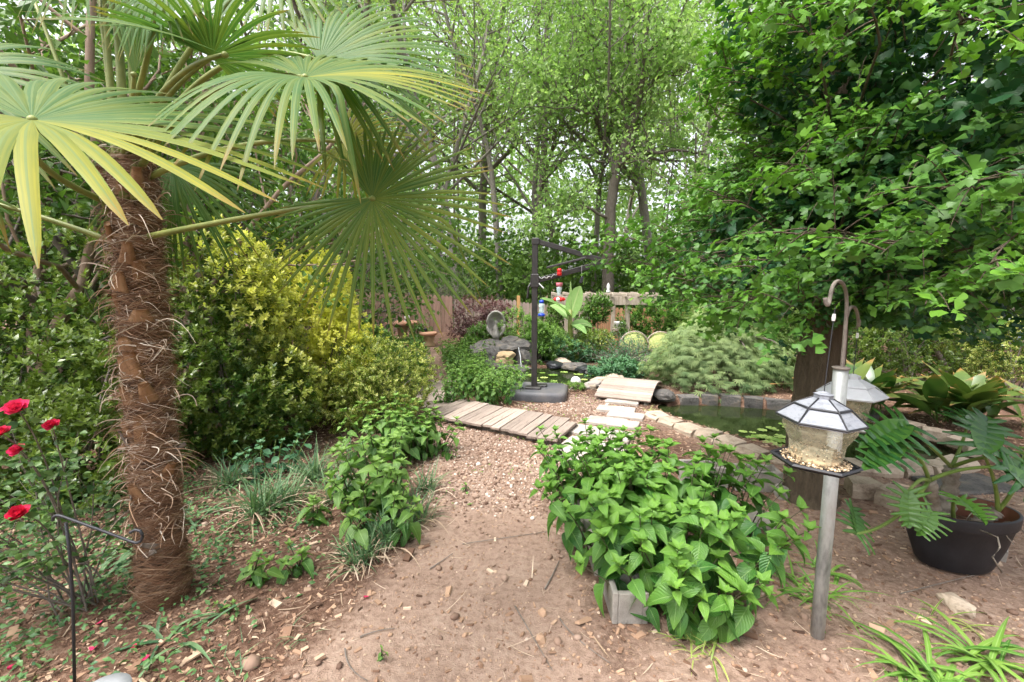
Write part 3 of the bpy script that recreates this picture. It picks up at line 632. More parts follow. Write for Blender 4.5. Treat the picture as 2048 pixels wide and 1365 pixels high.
# the dark thicket on the left: understory trees
UK = []
for q in range(3):
    tb = []; tips = []
    for s in range(3): grow((rng.normal(0, .15), rng.normal(0, .15), -.1), (rng.normal(0, .35), rng.normal(0, .35), 1), rng.uniform(3.6, 5.2), .06, 2, 7, tb, tips, .14, .04, .85, .18)
    UK.append((tubes('trunk', tb, M['twig' if q != 1 else 'bark_smooth'], 5), crown_mesh('crown', tips, 7, .22, .105, M['under_leaf'], .7)))
for i, (px, Y, s, lab) in enumerate(((-60, 6.2, 1.0, 'dark leafy thicket tree at the left edge behind the yellow palm frond'), (130, 7.2, 1.1, 'dark thicket tree with grey branches behind the palm trunk, left side'), (300, 6.6, 1.0, 'thicket tree with tangled branches directly behind the palm crown'),
        (430, 7.8, 1.1, 'thicket tree with pale stems right of the palm trunk'), (560, 8.6, 1.1, 'leafy thicket tree behind the top of the golden shrub'), (20, 9.5, 1.3, 'tall dark thicket tree in second row at far left'), (240, 10.5, 1.4, 'tall dark thicket tree in second row behind the palm'),
        (470, 11.5, 1.4, 'tall thicket tree in second row left of the big palm fan'), (640, 13, 1.3, 'bushy thicket tree left of the fence end'), (-260, 7, 1.3, 'dark thicket tree cut off by the left picture edge'), (-20, 5.4, 1.25, 'near dark thicket tree filling the top left corner'), (90, 12.5, 1.9, 'tallest dark thicket tree far behind the yellow palm frond'), (330, 14, 1.9, 'tall thicket tree far behind the palm crown'))):
    p = atY(px, 600, Y); tree_copy(UK[i % 3], (p[0], Y, 0), i * 1.3, s, lab, 'trees of the left thicket', 'thicket_tree')
# smooth-stemmed tree behind the palm
tb = []; tips = []; bp = atY(385, 700, 5.9)
for pts, r in (([(380, 760), (375, 600), (372, 440), (395, 300), (410, 180), (425, 60)], .055), ([(400, 760), (400, 560), (383, 440), (360, 330), (372, 200), (380, 60)], .045), ([(410, 760), (430, 560), (480, 480), (560, 380), (640, 310), (700, 250)], .04), ([(390, 760), (360, 560), (330, 470), (250, 330), (190, 220)], .035), ([(520, 560), (560, 530), (640, 535), (720, 520)], .02)):
    q = np.array([atY(x_, y_, 5.9 + .05 * k) for k, (x_, y_) in enumerate(pts)]) - A(bp[0], 5.9, 0); tt = np.linspace(0, 1, 16); q = np.stack([np.interp(tt, np.linspace(0, 1, len(q)), q[:, k]) for k in range(3)], -1) + rng.normal(0, .012, (16, 3))
    tb.append((q, np.linspace(r, r * .5, 16)))
    for i in range(6, 16, 2): grow(q[i], nrm(rdir(1)[0] + A(0, 0, .6)), rng.uniform(.6, 1.4), r * .35, 1, 4, tb, tips, .2, .03, .8, .3)
t = thing('smooth_barked_tree', 'multi-stemmed tree with smooth tan bark just behind the palm', 'tree', (bp[0], 5.9, 0))
obj('trunk', tubes('trunk', tb, M['bark_smooth'], 6), t); obj('crown', crown_mesh('crown', tips, 4, .18, .09, M['under_leaf']), t)
# dark woods behind the ginkgo, right
for i, (px, Y, s, lab) in enumerate(((1760, 10.5, 1.0, 'dark tree behind the ginkgo trunk'), (1930, 9.5, 1.0, 'dark tree behind the broad-leaved clumps at right'), (2120, 10, 1.2, 'dark tree at the right picture edge behind the ginkgo'), (1620, 13, 1.3, 'dark tree behind the weeping maple'), (1850, 14, 1.6, 'tall dark tree in second row behind the ginkgo'))):
    p = atY(px, 600, Y); tree_copy(UK[(i + 1) % 3], (p[0], Y, -.3), i * 2.1, s, lab, 'trees behind the ginkgo', 'background_tree')

# ------------------------------------------------------------------ fence
def fence(label, px0, px1, ytop0, ytop1, mat, Y0=17.4, Y1=17.4, skip=()):
    p0 = atY(px0, ytop0, Y0); p1 = atY(px1, ytop1, Y1); n = int(np.hypot(*(p1 - p0)[:2]) / .146)
    base = A(p0[0], p0[1], float(gz(p0[0], p0[1]))); t = thing('board_fence', label, 'fence', base, 'board fence sections')
    d = nrm((p1 - p0) * A(1, 1, 0)); ang = math.atan2(d[1], d[0]); H = 1.0
    prof = A((-.07, 0), (.07, 0), (.07, H - .045), (.035, H), (-.035, H), (-.07, H - .045))
    V = [(x_, s * .009, z_) for s in (-1, 1) for x_, z_ in prof]; Q = [(i, (i + 1) % 6, 6 + (i + 1) % 6, 6 + i) for i in range(6)]
    mes = []
    for v in range(4): mes.append(mesh('board', V, [np.array(Q), np.array([(0, 1, 2, 3, 4, 5)[::-1], (6, 7, 8, 9, 10, 11)])], M[mat], np.zeros((12, 2)), np.full(12, v / 3)))
    for i in range(n):
        if i in skip: continue
        f = (i + .5) / n; p = p0 * (1 - f) + p1 * f; gzz = float(gz(p[0], p[1])) - .05; top = p[2] + rng.normal(0, .012)
        q = p - base; Mx = Matrix.Translation((q[0], q[1] + rng.normal(0, .004), gzz - base[2])) @ Matrix.Rotation(ang + rng.normal(0, .01), 4, 'Z') @ Matrix.Rotation(rng.normal(0, .006), 4, 'Y') @ Matrix.Diagonal((1, 1, top - gzz, 1))
        obj('board', mes[i % 4], t, M=Mx)
    for h in (.35, 1.15):
        m = MB(); m.box((p0 + p1) / 2 - base + A(0, .04, h - (p0[2] + p1[2]) / 2 + (float(gz(*p0[:2])) + float(gz(*p1[:2]))) / 2), (np.hypot(*(p1 - p0)[:2]), .04, .09), rotz(ang) @ roty(-math.atan2(p1[2] - p0[2], p1[0] - p0[0]))); m.build('rail', M[mat], t)
fence('reddish weathered board fence behind the table and stool', 690, 905, 582, 592, 'fence_red')
fence('grey weathered board fence behind the purple-leaved shrub', 908, 1033, 598, 600, 'fence_grey', skip=(16,))
fence('grey board fence right of the tall yellow stake', 1036, 1180, 605, 612, 'fence_grey')
fence('orange-brown board fence behind the arbor', 1183, 1560, 614, 622, 'fence_brown', 17.4, 16.6)
p = atY(1037, 592, 16.2); m = MB(); zb = float(gz(p[0], 16.2)); m.box((0, 0, (p[2] - zb) / 2), (.12, .1, p[2] - zb), bev=.006)
tag(m.build('wooden_stake', M['stake'], None, loc=(p[0], 16.2, zb)), 'tall square yellowish wooden stake standing before the grey fence', 'stake')

# ------------------------------------------------------------------ arbor, bench, pillar, round chairs
Ya = 13.2; pL = atY(1134, 600, Ya); pR = atY(1256, 600, Ya); zb = float(gz(pR[0], Ya))
t = thing('garden_arbor', 'weathered timber arbor with flat beam on square posts behind pond', 'arbor', (pL[0], Ya, zb))
top = atY(1200, 588, Ya)[2] - zb
def lbox(name, c, size, mat, par, R=None, bev=.006): m = MB(); m.box(c, size, R, bev=bev); return m.build(name, M[mat], par)
for x_, y_ in ((0, 0), (pR[0] - pL[0], 0), (0, 1.9), (pR[0] - pL[0], 1.9)): lbox('post', (x_, y_, (top - .29) / 2), (.125, .125, top - .29), 'timber', t)
for y_ in (-.09, 1.99): lbox('beam', ((pR[0] - pL[0]) / 2 + .25, y_, top - .20), (2.85, .05, .24), 'timber', t)
for k in range(9): lbox('rafter', (-.25 + k * .38, .95, top - .035), (.05, 2.5, .085), 'timber', t)
# yellow-green slatted bench
pb = atY(1208, 690, 14.6); zb = float(gz(pb[0], 14.6)); zt = atY(1208, 671, 14.6)[2] - zb
t = thing('slatted_bench', 'yellow-green slatted bench below the brown fence', 'bench', (pb[0], 14.6, zb))
for k in range(5): lbox('slat', (0, .02, zt - .04 - k * .085), (.95, .03, .06), 'green_slat', t)
for k in range(3): lbox('seat_slat', (0, -.12 - k * .12, .36), (.95, .1, .03), 'green_slat', t)
for sx in (-.43, .43):
    lbox('leg', (sx, -.36, .175), (.05, .05, .34), 'green_slat', t); lbox('leg', (sx, .05, zt / 2), (.05, .04, zt), 'green_slat', t)
# pillar with bowl
pb = atY(1239, 690, 13.9); zb = float(gz(pb[0], 13.9)); z1 = atY(1239, 658, 13.9)[2] - zb
t = thing('wooden_pillar', 'short brown wooden pillar topped with a flat cap beside arbor post', 'pillar', (pb[0], 13.9, zb))
m = MB(); m.lathe([(.20, 0), (.19, .1), (.15, z1 - .05)], 10); m.build('shaft', M['fence_brown'], t); m = MB(); m.lathe([(.22, z1 - .05), (.23, z1)], 14); m.build('cap', M['timber'], t)
m = MB(); m.lathe([(.10, 0), (.16, .06), (.19, .20), (.195, .22), (.175, .22), (.15, .08)], 18, capt=True)
tag(m.build('white_bowl', M['white'], None, True, (pb[0], 13.9, zb + z1)), 'white round bowl standing on the brown pillar', 'bowl')
# two round wicker chairs
for k, (px, lab) in enumerate(((1270, 'round green wicker chair back left, under the arbor post'), (1322, 'round green wicker chair right, beside the weeping maple'))):
    c = atY(px, 692, 12.2 + .3 * k); t = thing('wicker_chair', lab, 'chair', (c[0], 12.2 + .3 * k, float(gz(c[0], 12.2))), 'round wicker chairs'); h = c[2] - t.location[2]
    R = rotx(-.25) ; m = MB(); m.lathe([(.02, .10), (.22, .07), (.36, 0), (.38, .02), (.24, .11), (.02, .13)], 24, (0, .1, h), R=R @ rotx(math.pi / 2)); m.build('backrest', M['wicker'], t, True)
    m = MB(); a = np.linspace(0, 2 * math.pi, 25); m.tube(np.stack([.39 * np.cos(a), .1 + 0 * a, h + .38 * np.sin(a)], -1), .02, 6); m.build('rim', M['timber'], t, True)
    for s in (-.2, .2): m = MB(); m.tube([(s, -.1, max(.1, h - .3)), (s * 1.3, -.15, 0)], .018, 6); m.build('leg', M['timber'], t)
# small white finial ornament on the arbor beam
p = atY(1216, 586, Ya - .1); m = MB(); m.lathe([(.05, -.03), (.06, .03), (.03, .08), (.055, .14), (.035, .21), (.005, .26)], 12)
tag(m.build('white_ornament', M['white'], None, True, (p[0], Ya - .12, p[2] + .02)), 'small white ornament on top of the arbor beam', 'ornament')

# ------------------------------------------------------------------ table, stool, pots, statue
g = gp(806, 690); t = thing('stone_table', 'terracotta-topped round cast stone table before the fence', 'table', (g[0], g[1], g[2] - .01))
k_ = 1.0
m = MB(); m.lathe([(.30, 0), (.31, .06), (.26, .08)], 20); m.build('base', M['terracotta'], t, True)
m = MB(); m.lathe([(.24, .08), (.16, .2), (.14, .38), (.17, .52), (.26, .63)], 20); m.build('pedestal', M['sandstone'], t, True)
m = MB(); m.lathe([(.44, .63), (.49, .65), (.495, .70), (.47, .72)], 28); m.build('table_top', M['terracotta'], t, True)
m = MB(); m.lathe([(.05, 0), (.06, .03), (.03, .06), (.055, .10), (.06, .14), (.02, .18)], 12); m.lathe([(.015, .1), (.05, .13), (.02, .19)], 8, (.07, 0, 0))
tag(m.build('white_figurine', M['white'], None, True, (g[0] + .12, g[1], g[2] + .71)), 'small white figurine standing on the round table', 'figurine')
g = gp(857, 693); t = thing('stone_stool', 'small cast stone stool with terracotta seat beside the path end', 'stool', tuple(g))
m = MB(); m.lathe([(.19, 0), (.2, .05), (.16, .12), (.17, .24), (.22, .34)], 18); m.build('pedestal', M['sandstone'], t, True)
m = MB(); m.lathe([(.24, .34), (.275, .36), (.275, .41), (.25, .43)], 24); m.build('seat', M['terracotta'], t, True)
m = MB(); m.lathe([(.03, 0), (.06, .04), (.05, .09), (.02, .12)], 10)
tag(m.build('black_pot', M['black_plastic'], None, True, (g[0] - .08, g[1] + .03, g[2] + .43)), 'tiny black pot on the stone stool', 'pot')
g = gp(785, 700); m = MB(); m.lathe([(.14, 0), (.2, .2), (.23, .3), (.26, .3), (.26, .35), (.21, .35), (.19, .22)], 20)
tag(m.build('clay_pot', M['sandstone'], None, True, tuple(g)), 'ochre clay flower pot left of the round table', 'flower pot')
# shell niche statue on the rock mound
p = atY(992, 668, 11.4); t = thing('shell_statue', 'grey cast stone shell niche with a small figure above the waterfall', 'statue', (p[0], 11.4, p[2] - .05))
m = MB(); nA, nR = 22, 7; V = []
for i in range(nA):
    a = math.pi * 2 * i / nA
    for j in range(nR):
        r = j / (nR - 1); fl = 1 + .05 * math.cos(a * 11) * r; V.append((.21 * r * fl * math.cos(a), -.02 - .20 * r * r + .16, .30 + .30 * r * fl * math.sin(a)))
Q = [(i * nR + j, ((i + 1) % nA) * nR + j, ((i + 1) % nA) * nR + j + 1, i * nR + j + 1) for i in range(nA) for j in range(nR - 1)]
m.add(V, Q); V2 = np.array(V) * A(1.12, 1, 1.08) + A(0, .05, -.02); m.add(V2, [q[::-1] for q in Q])
for i in range(nA): pass
m.build('shell', M['statue'], t, True)
m = MB(); a = np.linspace(0, 2 * math.pi, 23); m.tube(np.stack([.225 * np.cos(a), -.05 + 0 * a, .30 + .315 * np.sin(a)], -1), .03, 6); m.build('shell_rim', M['statue'], t, True)
m = MB(); m.lathe([(.09, -.1), (.10, .05), (.06, .16), (.07, .22), (.03, .27), (.05, .32), (.045, .37), (.01, .40)], 12, (0, -.06, 0)); m.build('figure', M['statue'], t, True)

# ------------------------------------------------------------------ rocks
def rock_me(name, s, mat, flat=.5, seed=None, sub=2):
    V = nrm(np.array(ico, float)); F = [tuple(f) for f in icoF]
    for _ in range(sub):
        V = list(map(tuple, V)); mid = {}; F2 = []
        def mp(a, b):
            k = (min(a, b), max(a, b))
            if k not in mid: mid[k] = len(V); V.append(tuple(nrm((np.array(V[a]) + np.array(V[b])) / 2)))
            return mid[k]
        for a, b, c in F:
            x_, y_, z_ = mp(a, b), mp(b, c), mp(c, a); F2 += [(a, x_, z_), (x_, b, y_), (z_, y_, c), (x_, y_, z_)]
        F = F2; V = np.array(V)
    V = np.array(V); V = np.sign(V) * abs(V) ** .75
    V = V * (1 + rng.normal(0, .035, (len(V), 1))) * (1 + .16 * np.sin(V @ rng.normal(0, 3, (3, 3)) + rng.uniform(0, 6, 3)).mean(-1, keepdims=True)) * A(*s) * A(1, 1, flat)
    return mesh(name, V, np.array(F), M[mat], np.zeros((len(V), 2)), np.full(len(V), rng.uniform(0, 1)), False)
g = atY(1000, 738, 9.9); zb = float(gz(g[0], 10.4, False))
t = thing('waterfall_mound', 'stacked slate rocks of the small waterfall at the pond head', 'waterfall', (g[0], 10.5, zb - .1))
for px, py, Y, s, mt in ((985, 722, 10.3, (.16, .2, .30), 'rock'), (1010, 712, 10.25, (.22, .22, .10), 'sandstone'), (1008, 724, 10.2, (.2, .2, .12), 'sandstone'), (960, 700, 10.6, (.3, .25, .14), 'rock'), (985, 694, 10.7, (.4, .3, .06), 'rock'), (1022, 690, 10.7, (.36, .3, .06), 'rock'), (1038, 700, 10.7, (.28, .3, .25), 'rock'), (1045, 720, 10.6, (.25, .3, .3), 'rock'), (1003, 738, 10.1, (.4, .3, .14), 'rock'), (970, 735, 10.2, (.3, .3, .2), 'rock'), (1035, 742, 10.1, (.3, .25, .16), 'rock'), (1020, 679, 10.9, (.22, .2, .05), 'rock'), (1000, 712, 11.0, (.6, .35, .3), 'rock')):
    p = atY(px, py, Y); o = obj('slate_stone', rock_me('slate_stone', s, mt, .9), t, loc=tuple(p - np.array(t.location))); o.rotation_euler = (rng.normal(0, .15), rng.normal(0, .15), rng.uniform(0, 3))
for dx in (.05,):
    a = atY(1033 + dx * 80, 693, 10.45) - np.array(t.location); b = atY(1040 + dx * 80, 748, 10.0) - np.array(t.location)
    m = MB(); q = curve(a, (a + b) / 2 + A(0, -.25, .15), b, 9); m.tube(q + rng.normal(0, .006, q.shape), np.linspace(.006, .012, 9), 5); m.build('falling_water', M['falls'], t, True)
# rocks round the upper pond and one float
for k, (px, py, s, mt, lab) in enumerate(((1088, 720, (.2, .14, .12), 'stone', 'pinkish flat stone on the far pond bank beside the pole'), (1110, 733, (.22, .2, .1), 'liner', 'dark wet rock at the far rim of the upper pond'), (1122, 728, (.3, .2, .12), 'stone', 'flat pinkish stone in front of banana plant'), (1150, 737, (.28, .2, .12), 'rock', 'grey rock right of the banana plant at pond rim'), (1172, 741, (.25, .18, .1), 'liner', 'dark folded liner lump at pond rim below grey bush'), (1190, 744, (.22, .2, .1), 'rock', 'grey rock under the grey twiggy bush'), (1228, 762, (.2, .16, .13), 'stone', 'pale rounded boulder behind the bridge left side'), (1206, 768, (.26, .18, .12), 'stone', 'tan boulder left of the wooden bridge top'), (1185, 772, (.3, .13, .08), 'paver', 'long pale flat stone left of the bridge'), (1283, 728, (.34, .3, .16), 'stone', 'tan boulder between grey bush and weeping maple'), (1325, 795, (.2, .16, .12), 'rock', 'dark wet stone beneath the bridge right side'))):
    g = gp(px, py); o = obj('pond_rock', rock_me('pond_rock', s, mt, .8), None, (g[0], g[1], g[2] + s[2] * .25)); o.rotation_euler = (0, 0, k * .9); tag(o, lab, 'rock', 'rocks round the upper pond')
for px, z_, lab in ((1151, -.07, 'white ball float at the front rim of the upper pond'),):
    p = atY(px, 762, 8.35); m = MB(); a_ = np.linspace(0, math.pi, 9); m.lathe([(.095 * math.sin(x_) + .002, -.095 * math.cos(x_)) for x_ in a_], 16); tag(m.build('ball_float', M['white'], None, True, (p[0], 8.32, .06)), lab, 'float')
m = MB(); pa, pb_ = gp(1085, 776), gp(1192, 777); dd = pb_ - pa; m.box((0, 0, 0), (np.linalg.norm(dd), .12, .16), rotz(math.atan2(dd[1], dd[0])), bev=.015); tag(m.build('concrete_kerb', M['stone'], None, loc=tuple((pa + pb_) / 2 + A(0, 0, -.015))), 'low straight concrete kerb along the front of the upper pond', 'kerb')
# lily pads
pad = [(.12 * math.cos(a), .12 * math.sin(a), .012 * (k % 2)) for k, a in enumerate(np.linspace(.2, 6.1, 16))] + [(0, 0, 0)]
pm = [mesh('lily_pad', pad, [(i, i + 1, 16) for i in range(15)], M['pad'], np.zeros((17, 2)), np.full(17, v)) for v in (.2, .6, .95)]
for k in range(16):
    a = rng.uniform(0, 6.28); r = math.sqrt(rng.uniform(.02, .75)); x_, y_ = .95 + 1.0 * r * math.cos(a), 9.2 + .72 * r * math.sin(a)
    o = obj('lily_pad', pm[k % 3], None, (x_, y_, -.045 + .001 * k)); o.rotation_euler = (0, 0, a * 3); o.scale = [rng.uniform(.5, 1.1)] * 3; tag(o, 'small round lily pad floating on the upper pond', 'lily pad', 'lily pads on the upper pond')
for k in range(34):
    c = gp(1545 + rng.normal(0, 32), 872 + rng.normal(0, 13)); r_ = ray(0, 0); x_, y_ = c[0] + .12, c[1] + .2
    if float(poly_sd(POND2, np.array(x_), np.array(y_))) > -.1: continue
    o = obj('lily_pad', pm[k % 2], None, (x_, y_, -.125 + .0012 * k)); o.rotation_euler = (0, 0, rng.uniform(0, 6)); o.scale = [rng.uniform(.3, .75)] * 3; tag(o, 'small bright green floating leaf in the right pond', 'lily pad', 'floating leaves on the right pond')

# ------------------------------------------------------------------ boardwalk, pavers, bridge
def plank_me(L, w, h=.035, v=.5): m = MB(); m.box((0, 0, 0), (L, w, h), bev=.004, tint=v, jit=.0015); return m.me('plank', M['plank'])
t = thing('boardwalk', 'weathered grey plank boardwalk crossing the gravel at an angle', 'boardwalk', (0, 0, 0))
f0, f1 = A(-1.18, 6.15, .05), A(.52, 5.02, .05); pd = nrm(A(.43, .90, 0)); fd = nrm(f1 - f0); n = 15; f_w = np.linalg.norm(f1 - f0) / n * abs(fd[0] * pd[1] - fd[1] * pd[0])
for i in range(n):
    L = .88 + rng.normal(0, .015) - (.16 if i == n - 1 else 0); c = f0 + (f1 - f0) * (i + .5) / n + pd * (L / 2 + rng.normal(0, .012)); ang = math.atan2(pd[1], pd[0]) + rng.normal(0, .018)
    o = obj('plank', plank_me(L, f_w * .925, .034, rng.uniform(0, 1)), t, M=Matrix.Translation((c[0], c[1], .075 + float(gz(c[0], c[1])) + rng.normal(0, .003))) @ Matrix.Rotation(ang, 4, 'Z') @ Matrix.Rotation(rng.normal(0, .012), 4, 'X') @ Matrix.Rotation(rng.normal(0, .006), 4, 'Y'))
for f in (.10, .75):
    a, b = f0 + pd * f, f1 + pd * f; m = MB(); d = b - a; m.box((a + b) / 2 + A(0, 0, -.02), (np.linalg.norm(d), .05, .07), rotz(math.atan2(d[1], d[0]))); m.build('bearer', M['bark_dark'], t)
t = thing('plank_walkway', 'grey plank path leading back between golden shrub and perennials', 'boardwalk', (0, 0, 0))
for i in range(12):
    y_ = 6.72 + i * .152; cx = -1.42 - .06 * (y_ - 6.7); o = obj('plank', plank_me(.95 + rng.normal(0, .03), .138, .03, rng.uniform(0, 1)), t, M=Matrix.Translation((cx + rng.normal(0, .02), y_, .03 + float(gz(cx, y_)))) @ Matrix.Rotation(rng.normal(.0, .03), 4, 'Z'))
# pale pavers
pv = [(1245, 806, .5, .28), (1232, 822, .55, .26), (1252, 834, .5, .26), (1212, 846, .5, .3), (1246, 852, .4, .28), (1180, 866, .55, .34), (1222, 874, .5, .34), (1165, 892, .42, .34), (1210, 900, .5, .34), (1150, 913, .4, .3)]
for k, (px, py, w, d) in enumerate(pv):
    g = gp(px, py); m = MB(); m.box((0, 0, 0), (w, d, .06), rotz(-.45 + rng.normal(0, .08)), bev=.01, tint=rng.uniform(0, 1)); o = m.build('stone_paver', M['paver'], None, loc=(g[0], g[1], g[2] + .012))
    tag(o, 'pale concrete paver, %s counted from the arched bridge' % ('first', 'second', 'third', 'fourth', 'fifth', 'sixth', 'seventh', 'eighth', 'ninth', 'tenth')[k], 'paver', 'pale pavers before the bridge')
# arched bridge
t = thing('arched_bridge', 'small arched plank footbridge over the stream between the ponds', 'bridge', (0, 0, 0))
c0, c1 = gp(1243, 806), gp(1274, 772); bd = nrm((c1 - c0) * A(1, 1, 0)); Lb = np.hypot(*(c1 - c0)[:2]) + .1; wd = A(bd[1], -bd[0], 0); wd_a = math.atan2(wd[1], wd[0]); Wb = .88
def arch(s): return .06 + .15 * math.sin(math.pi * min(max(s, 0), 1)) ** .9
nb_ = 18
for i in range(nb_):
    s = (i + .5) / nb_; q = c0 + bd * Lb * s; sl = math.atan2(arch(s + .02) - arch(s - .02), .04 * Lb)
    obj('plank', plank_me(Wb, Lb / nb_ * 1.06, .03, rng.uniform(.3, 1)), t, M=Matrix.Translation((q[0], q[1], arch(s))) @ Matrix.Rotation(wd_a, 4, 'Z') @ Matrix.Rotation(sl, 4, 'X'))
for sd in (-.36, .36):
    m = MB()
    for i in range(10):
        s0, s1 = i / 10, (i + 1) / 10; a = c0 + bd * Lb * s0 + wd * sd; b = c0 + bd * Lb * s1 + wd * sd; a[2] = arch(s0) - .08; b[2] = arch(s1) - .08; m.tube([a, b], .04, 4)
    m.build('bearer', M['bark_dark'], t)

# ------------------------------------------------------------------ edging stones
stv = []
def edging(name, label, pts, z0, hgt, w, depth, jit=.02, closed=False, mat='stone'):
    pts = np.array(pts, float); t = thing(name, label, 'stone edging', (0, 0, 0)); seg = np.diff(pts, axis=0); L = np.hypot(seg[:, 0], seg[:, 1]); cum = np.concatenate([[0], np.cumsum(L)]); s = 0
    while s < cum[-1] - w * .4:
        ww = w * rng.uniform(.85, 1.12); q = s + ww / 2; x_ = np.interp(q, cum, pts[:, 0]); y_ = np.interp(q, cum, pts[:, 1]); x2 = np.interp(q + .05, cum, pts[:, 0]); y2 = np.interp(q + .05, cum, pts[:, 1]); x1 = np.interp(q - .05, cum, pts[:, 0]); y1 = np.interp(q - .05, cum, pts[:, 1])
        ang = math.atan2(y2 - y1, x2 - x1); m = MB(); h = hgt * rng.uniform(.9, 1.1)
        hw, hd = ww / 2 - .006, depth / 2; n_ = 5
        # trapezoid block with a split rough face: top bevelled, front broken
        top = [(-hw, -hd), (-hw * .35, -hd - .015), (hw * .4, -hd - .01), (hw, -hd), (hw * .82, hd), (-hw * .82, hd)]
        V = [(a * 1.0, b - (.02 if b < 0 else 0), 0) for a, b in top] + [(a, b - (.028 if b < 0 else 0), h * .55) for a, b in top] + [(a * .985, b, h - .012) for a, b in top] + [(a * .95, b * .93, h) for a, b in top]
        V = np.array(V) + rng.normal(0, .005, (24, 3)); k = 6
        Q = [(r * k + i, r * k + (i + 1) % k, (r + 1) * k + (i + 1) % k, (r + 1) * k + i) for r in range(3) for i in range(k)]
        me = mesh('edging_stone', V, [np.array(Q), np.array([(18, 19, 20, 21, 22, 23)])], M[mat], np.zeros((24, 2)), np.full(24, rng.uniform(0, 1)))
        obj('edging_stone', me, t, M=Matrix.Translation((x_, y_, z0 + rng.normal(0, .006))) @ Matrix.Rotation(ang + rng.normal(0, .05), 4, 'Z') @ Matrix.Rotation(rng.normal(0, .025), 4, 'X') @ Matrix.Rotation(rng.normal(0, .02), 4, 'Y')); s += ww
    return t
G2 = lambda px, py: tuple(gp(px, py)[:2])
edging('pond_edging', 'row of tan trapezoid stones edging the front of the right pond', [G2(1302, 832), G2(1350, 852), G2(1400, 872), G2(1450, 890), G2(1520, 915), G2(1600, 930), G2(1690, 940), G2(1780, 945), G2(1870, 944), G2(1935, 930)], -.03, .115, .31, .21)
edging('pond_edging', 'tan stones curving round the right end of the pond', [G2(1965, 915), G2(1940, 893), G2(1900, 880), G2(1850, 868), G2(1812, 858)], -.03, .115, .31, .21)
edging('pond_edging', 'wall stones along the far side of the right pond, colour darkened for shade', [(2.75, 7.45), (3.2, 7.45), (3.7, 7.35), (4.3, 7.12), (4.85, 6.8), (5.3, 6.3)][::-1], -.14, .17, .36, .2, mat='rock')  # darker rock colour stands in for the shade on these stones
edging('stone_row', 'low row of stones on the dirt behind the feeder pole', [G2(1690, 985), G2(1735, 990), G2(1790, 1010), G2(1850, 1030)], -.02, .16, .3, .2)
edging('stone_row', 'grey stones on the ground right of the black pot', [(3.3, 2.95), (3.5, 3.3), (3.7, 3.7)], -.02, .12, .3, .2, mat='cinder')
g = gp(1930, 970); m = MB(); m.box((0, 0, 0), (.75, .38, .05), rotz(.1), bev=.015); tag(m.build('flagstone', M['rock'], None, loc=(g[0], g[1], g[2] + .0)), 'flat grey flagstone behind the potted plant', 'flagstone')
# ------------------------------------------------------------------ cinder blocks
def cinder(label, loc, rz, tip=False, L=.40, w=.20, h=.19):
    t = thing('cinder_block', label, 'cinder block', loc, 'cinder blocks of the raised bed', rz); b = .032
    for sgn in (-1, 1): lbox('face_shell', (0, sgn * (w / 2 - b / 2), h / 2), (L, b, h), 'cinder', t, bev=.004)
    for x_ in (-L / 2 + b / 2, 0, L / 2 - b / 2): lbox('web', (x_, 0, h / 2 - .002), (b, w - 2 * b - .002, h - .006), 'cinder', t, bev=.003)
    m = MB(); m.box((0, 0, h * .25), (L - 2 * b - .004, w - 2 * b - .006, h * .45)); m.build('soil_fill', M['ground'], t); return t
p0 = A(.56, 2.30)
cinder('front left cinder block of the raised bed, open cells up', (.66, 2.52, 0), math.radians(90)); cinder('cinder block behind the front left one in bed edge', (.63, 2.94, 0), math.radians(92)); cinder('third cinder block along the left bed edge', (.62, 3.36, 0), math.radians(89))

g = gp(1520, 985); cinder('grey cinder block standing behind the large leafy plant', (g[0], g[1] + .1, g[2]), math.radians(-6)); cinder('cinder block next to the rear one, half under leaves', (g[0] - .44, g[1] + .2, g[2]), math.radians(-4))
g = gp(1510, 1045); m = MB(); m.box((0, 0, 0), (.34, .22, .05), rotz(-.25), bev=.006); tag(m.build('flat_block', M['paver'], None, loc=(g[0] - .02, g[1], g[2] + .03)), 'flat tan paving block right of the leafy plant', 'paving block')
g = gp(1562, 995); tag(obj('broken_stone', rock_me('broken_stone', (.06, .06, .09), 'cinder', .8), None, (g[0], g[1], g[2] + .04)), 'small broken lump of concrete beside the ginkgo trunk', 'stone')
g = gp(1955, 1180); tag(obj('broken_stone', rock_me('broken_stone', (.06, .09, .05), 'stone', .8), None, (2.62, 2.45, .02)), 'pale stone lying in front of the black pot', 'stone')

# ------------------------------------------------------------------ umbrella stand and hummingbird feeders
g = gp(1068, 792); Yu = g[1]; t = thing('umbrella_stand', 'dark cantilever umbrella frame without canopy on a grey resin base', 'umbrella stand', tuple(g))
m = MB(); n = 32; V = []; prof = [(0, .98), (.10, 1.0), (.135, .97), (.155, .90), (.15, .84)]
for z_, s in prof:
    for a in np.linspace(0, 2 * math.pi, n, endpoint=False):
        c_, s_ = math.cos(a), math.sin(a); k = .5 * s; e = .32; x_ = k * .97 * math.copysign(abs(c_) ** e, c_); y_ = k * .82 * math.copysign(abs(s_) ** e, s_); V.append((x_, y_, z_))
Q = [(i * n + j, i * n + (j + 1) % n, (i + 1) * n + (j + 1) % n, (i + 1) * n + j) for i in range(4) for j in range(n)]; V.append((0, 0, .145)); T = [(4 * n + j, 4 * n + (j + 1) % n, len(V) - 1) for j in range(n)]
m.add(np.array(V) @ rotz(-.18).T + A(.07, -.02, 0), Q, T); b = m.build('base', M['grey_plastic'], t, True)
for x_, y_ in ((-.02, -.09), (.09, .08)): lbox('foot_plate', (x_, y_, .165), (.26, .16, .035), 'black_metal', t, rotz(-.18), .012)
zt = atY(1069, 480, Yu)[2] - g[2]; zc = atY(1069, 562, Yu)[2] - g[2]
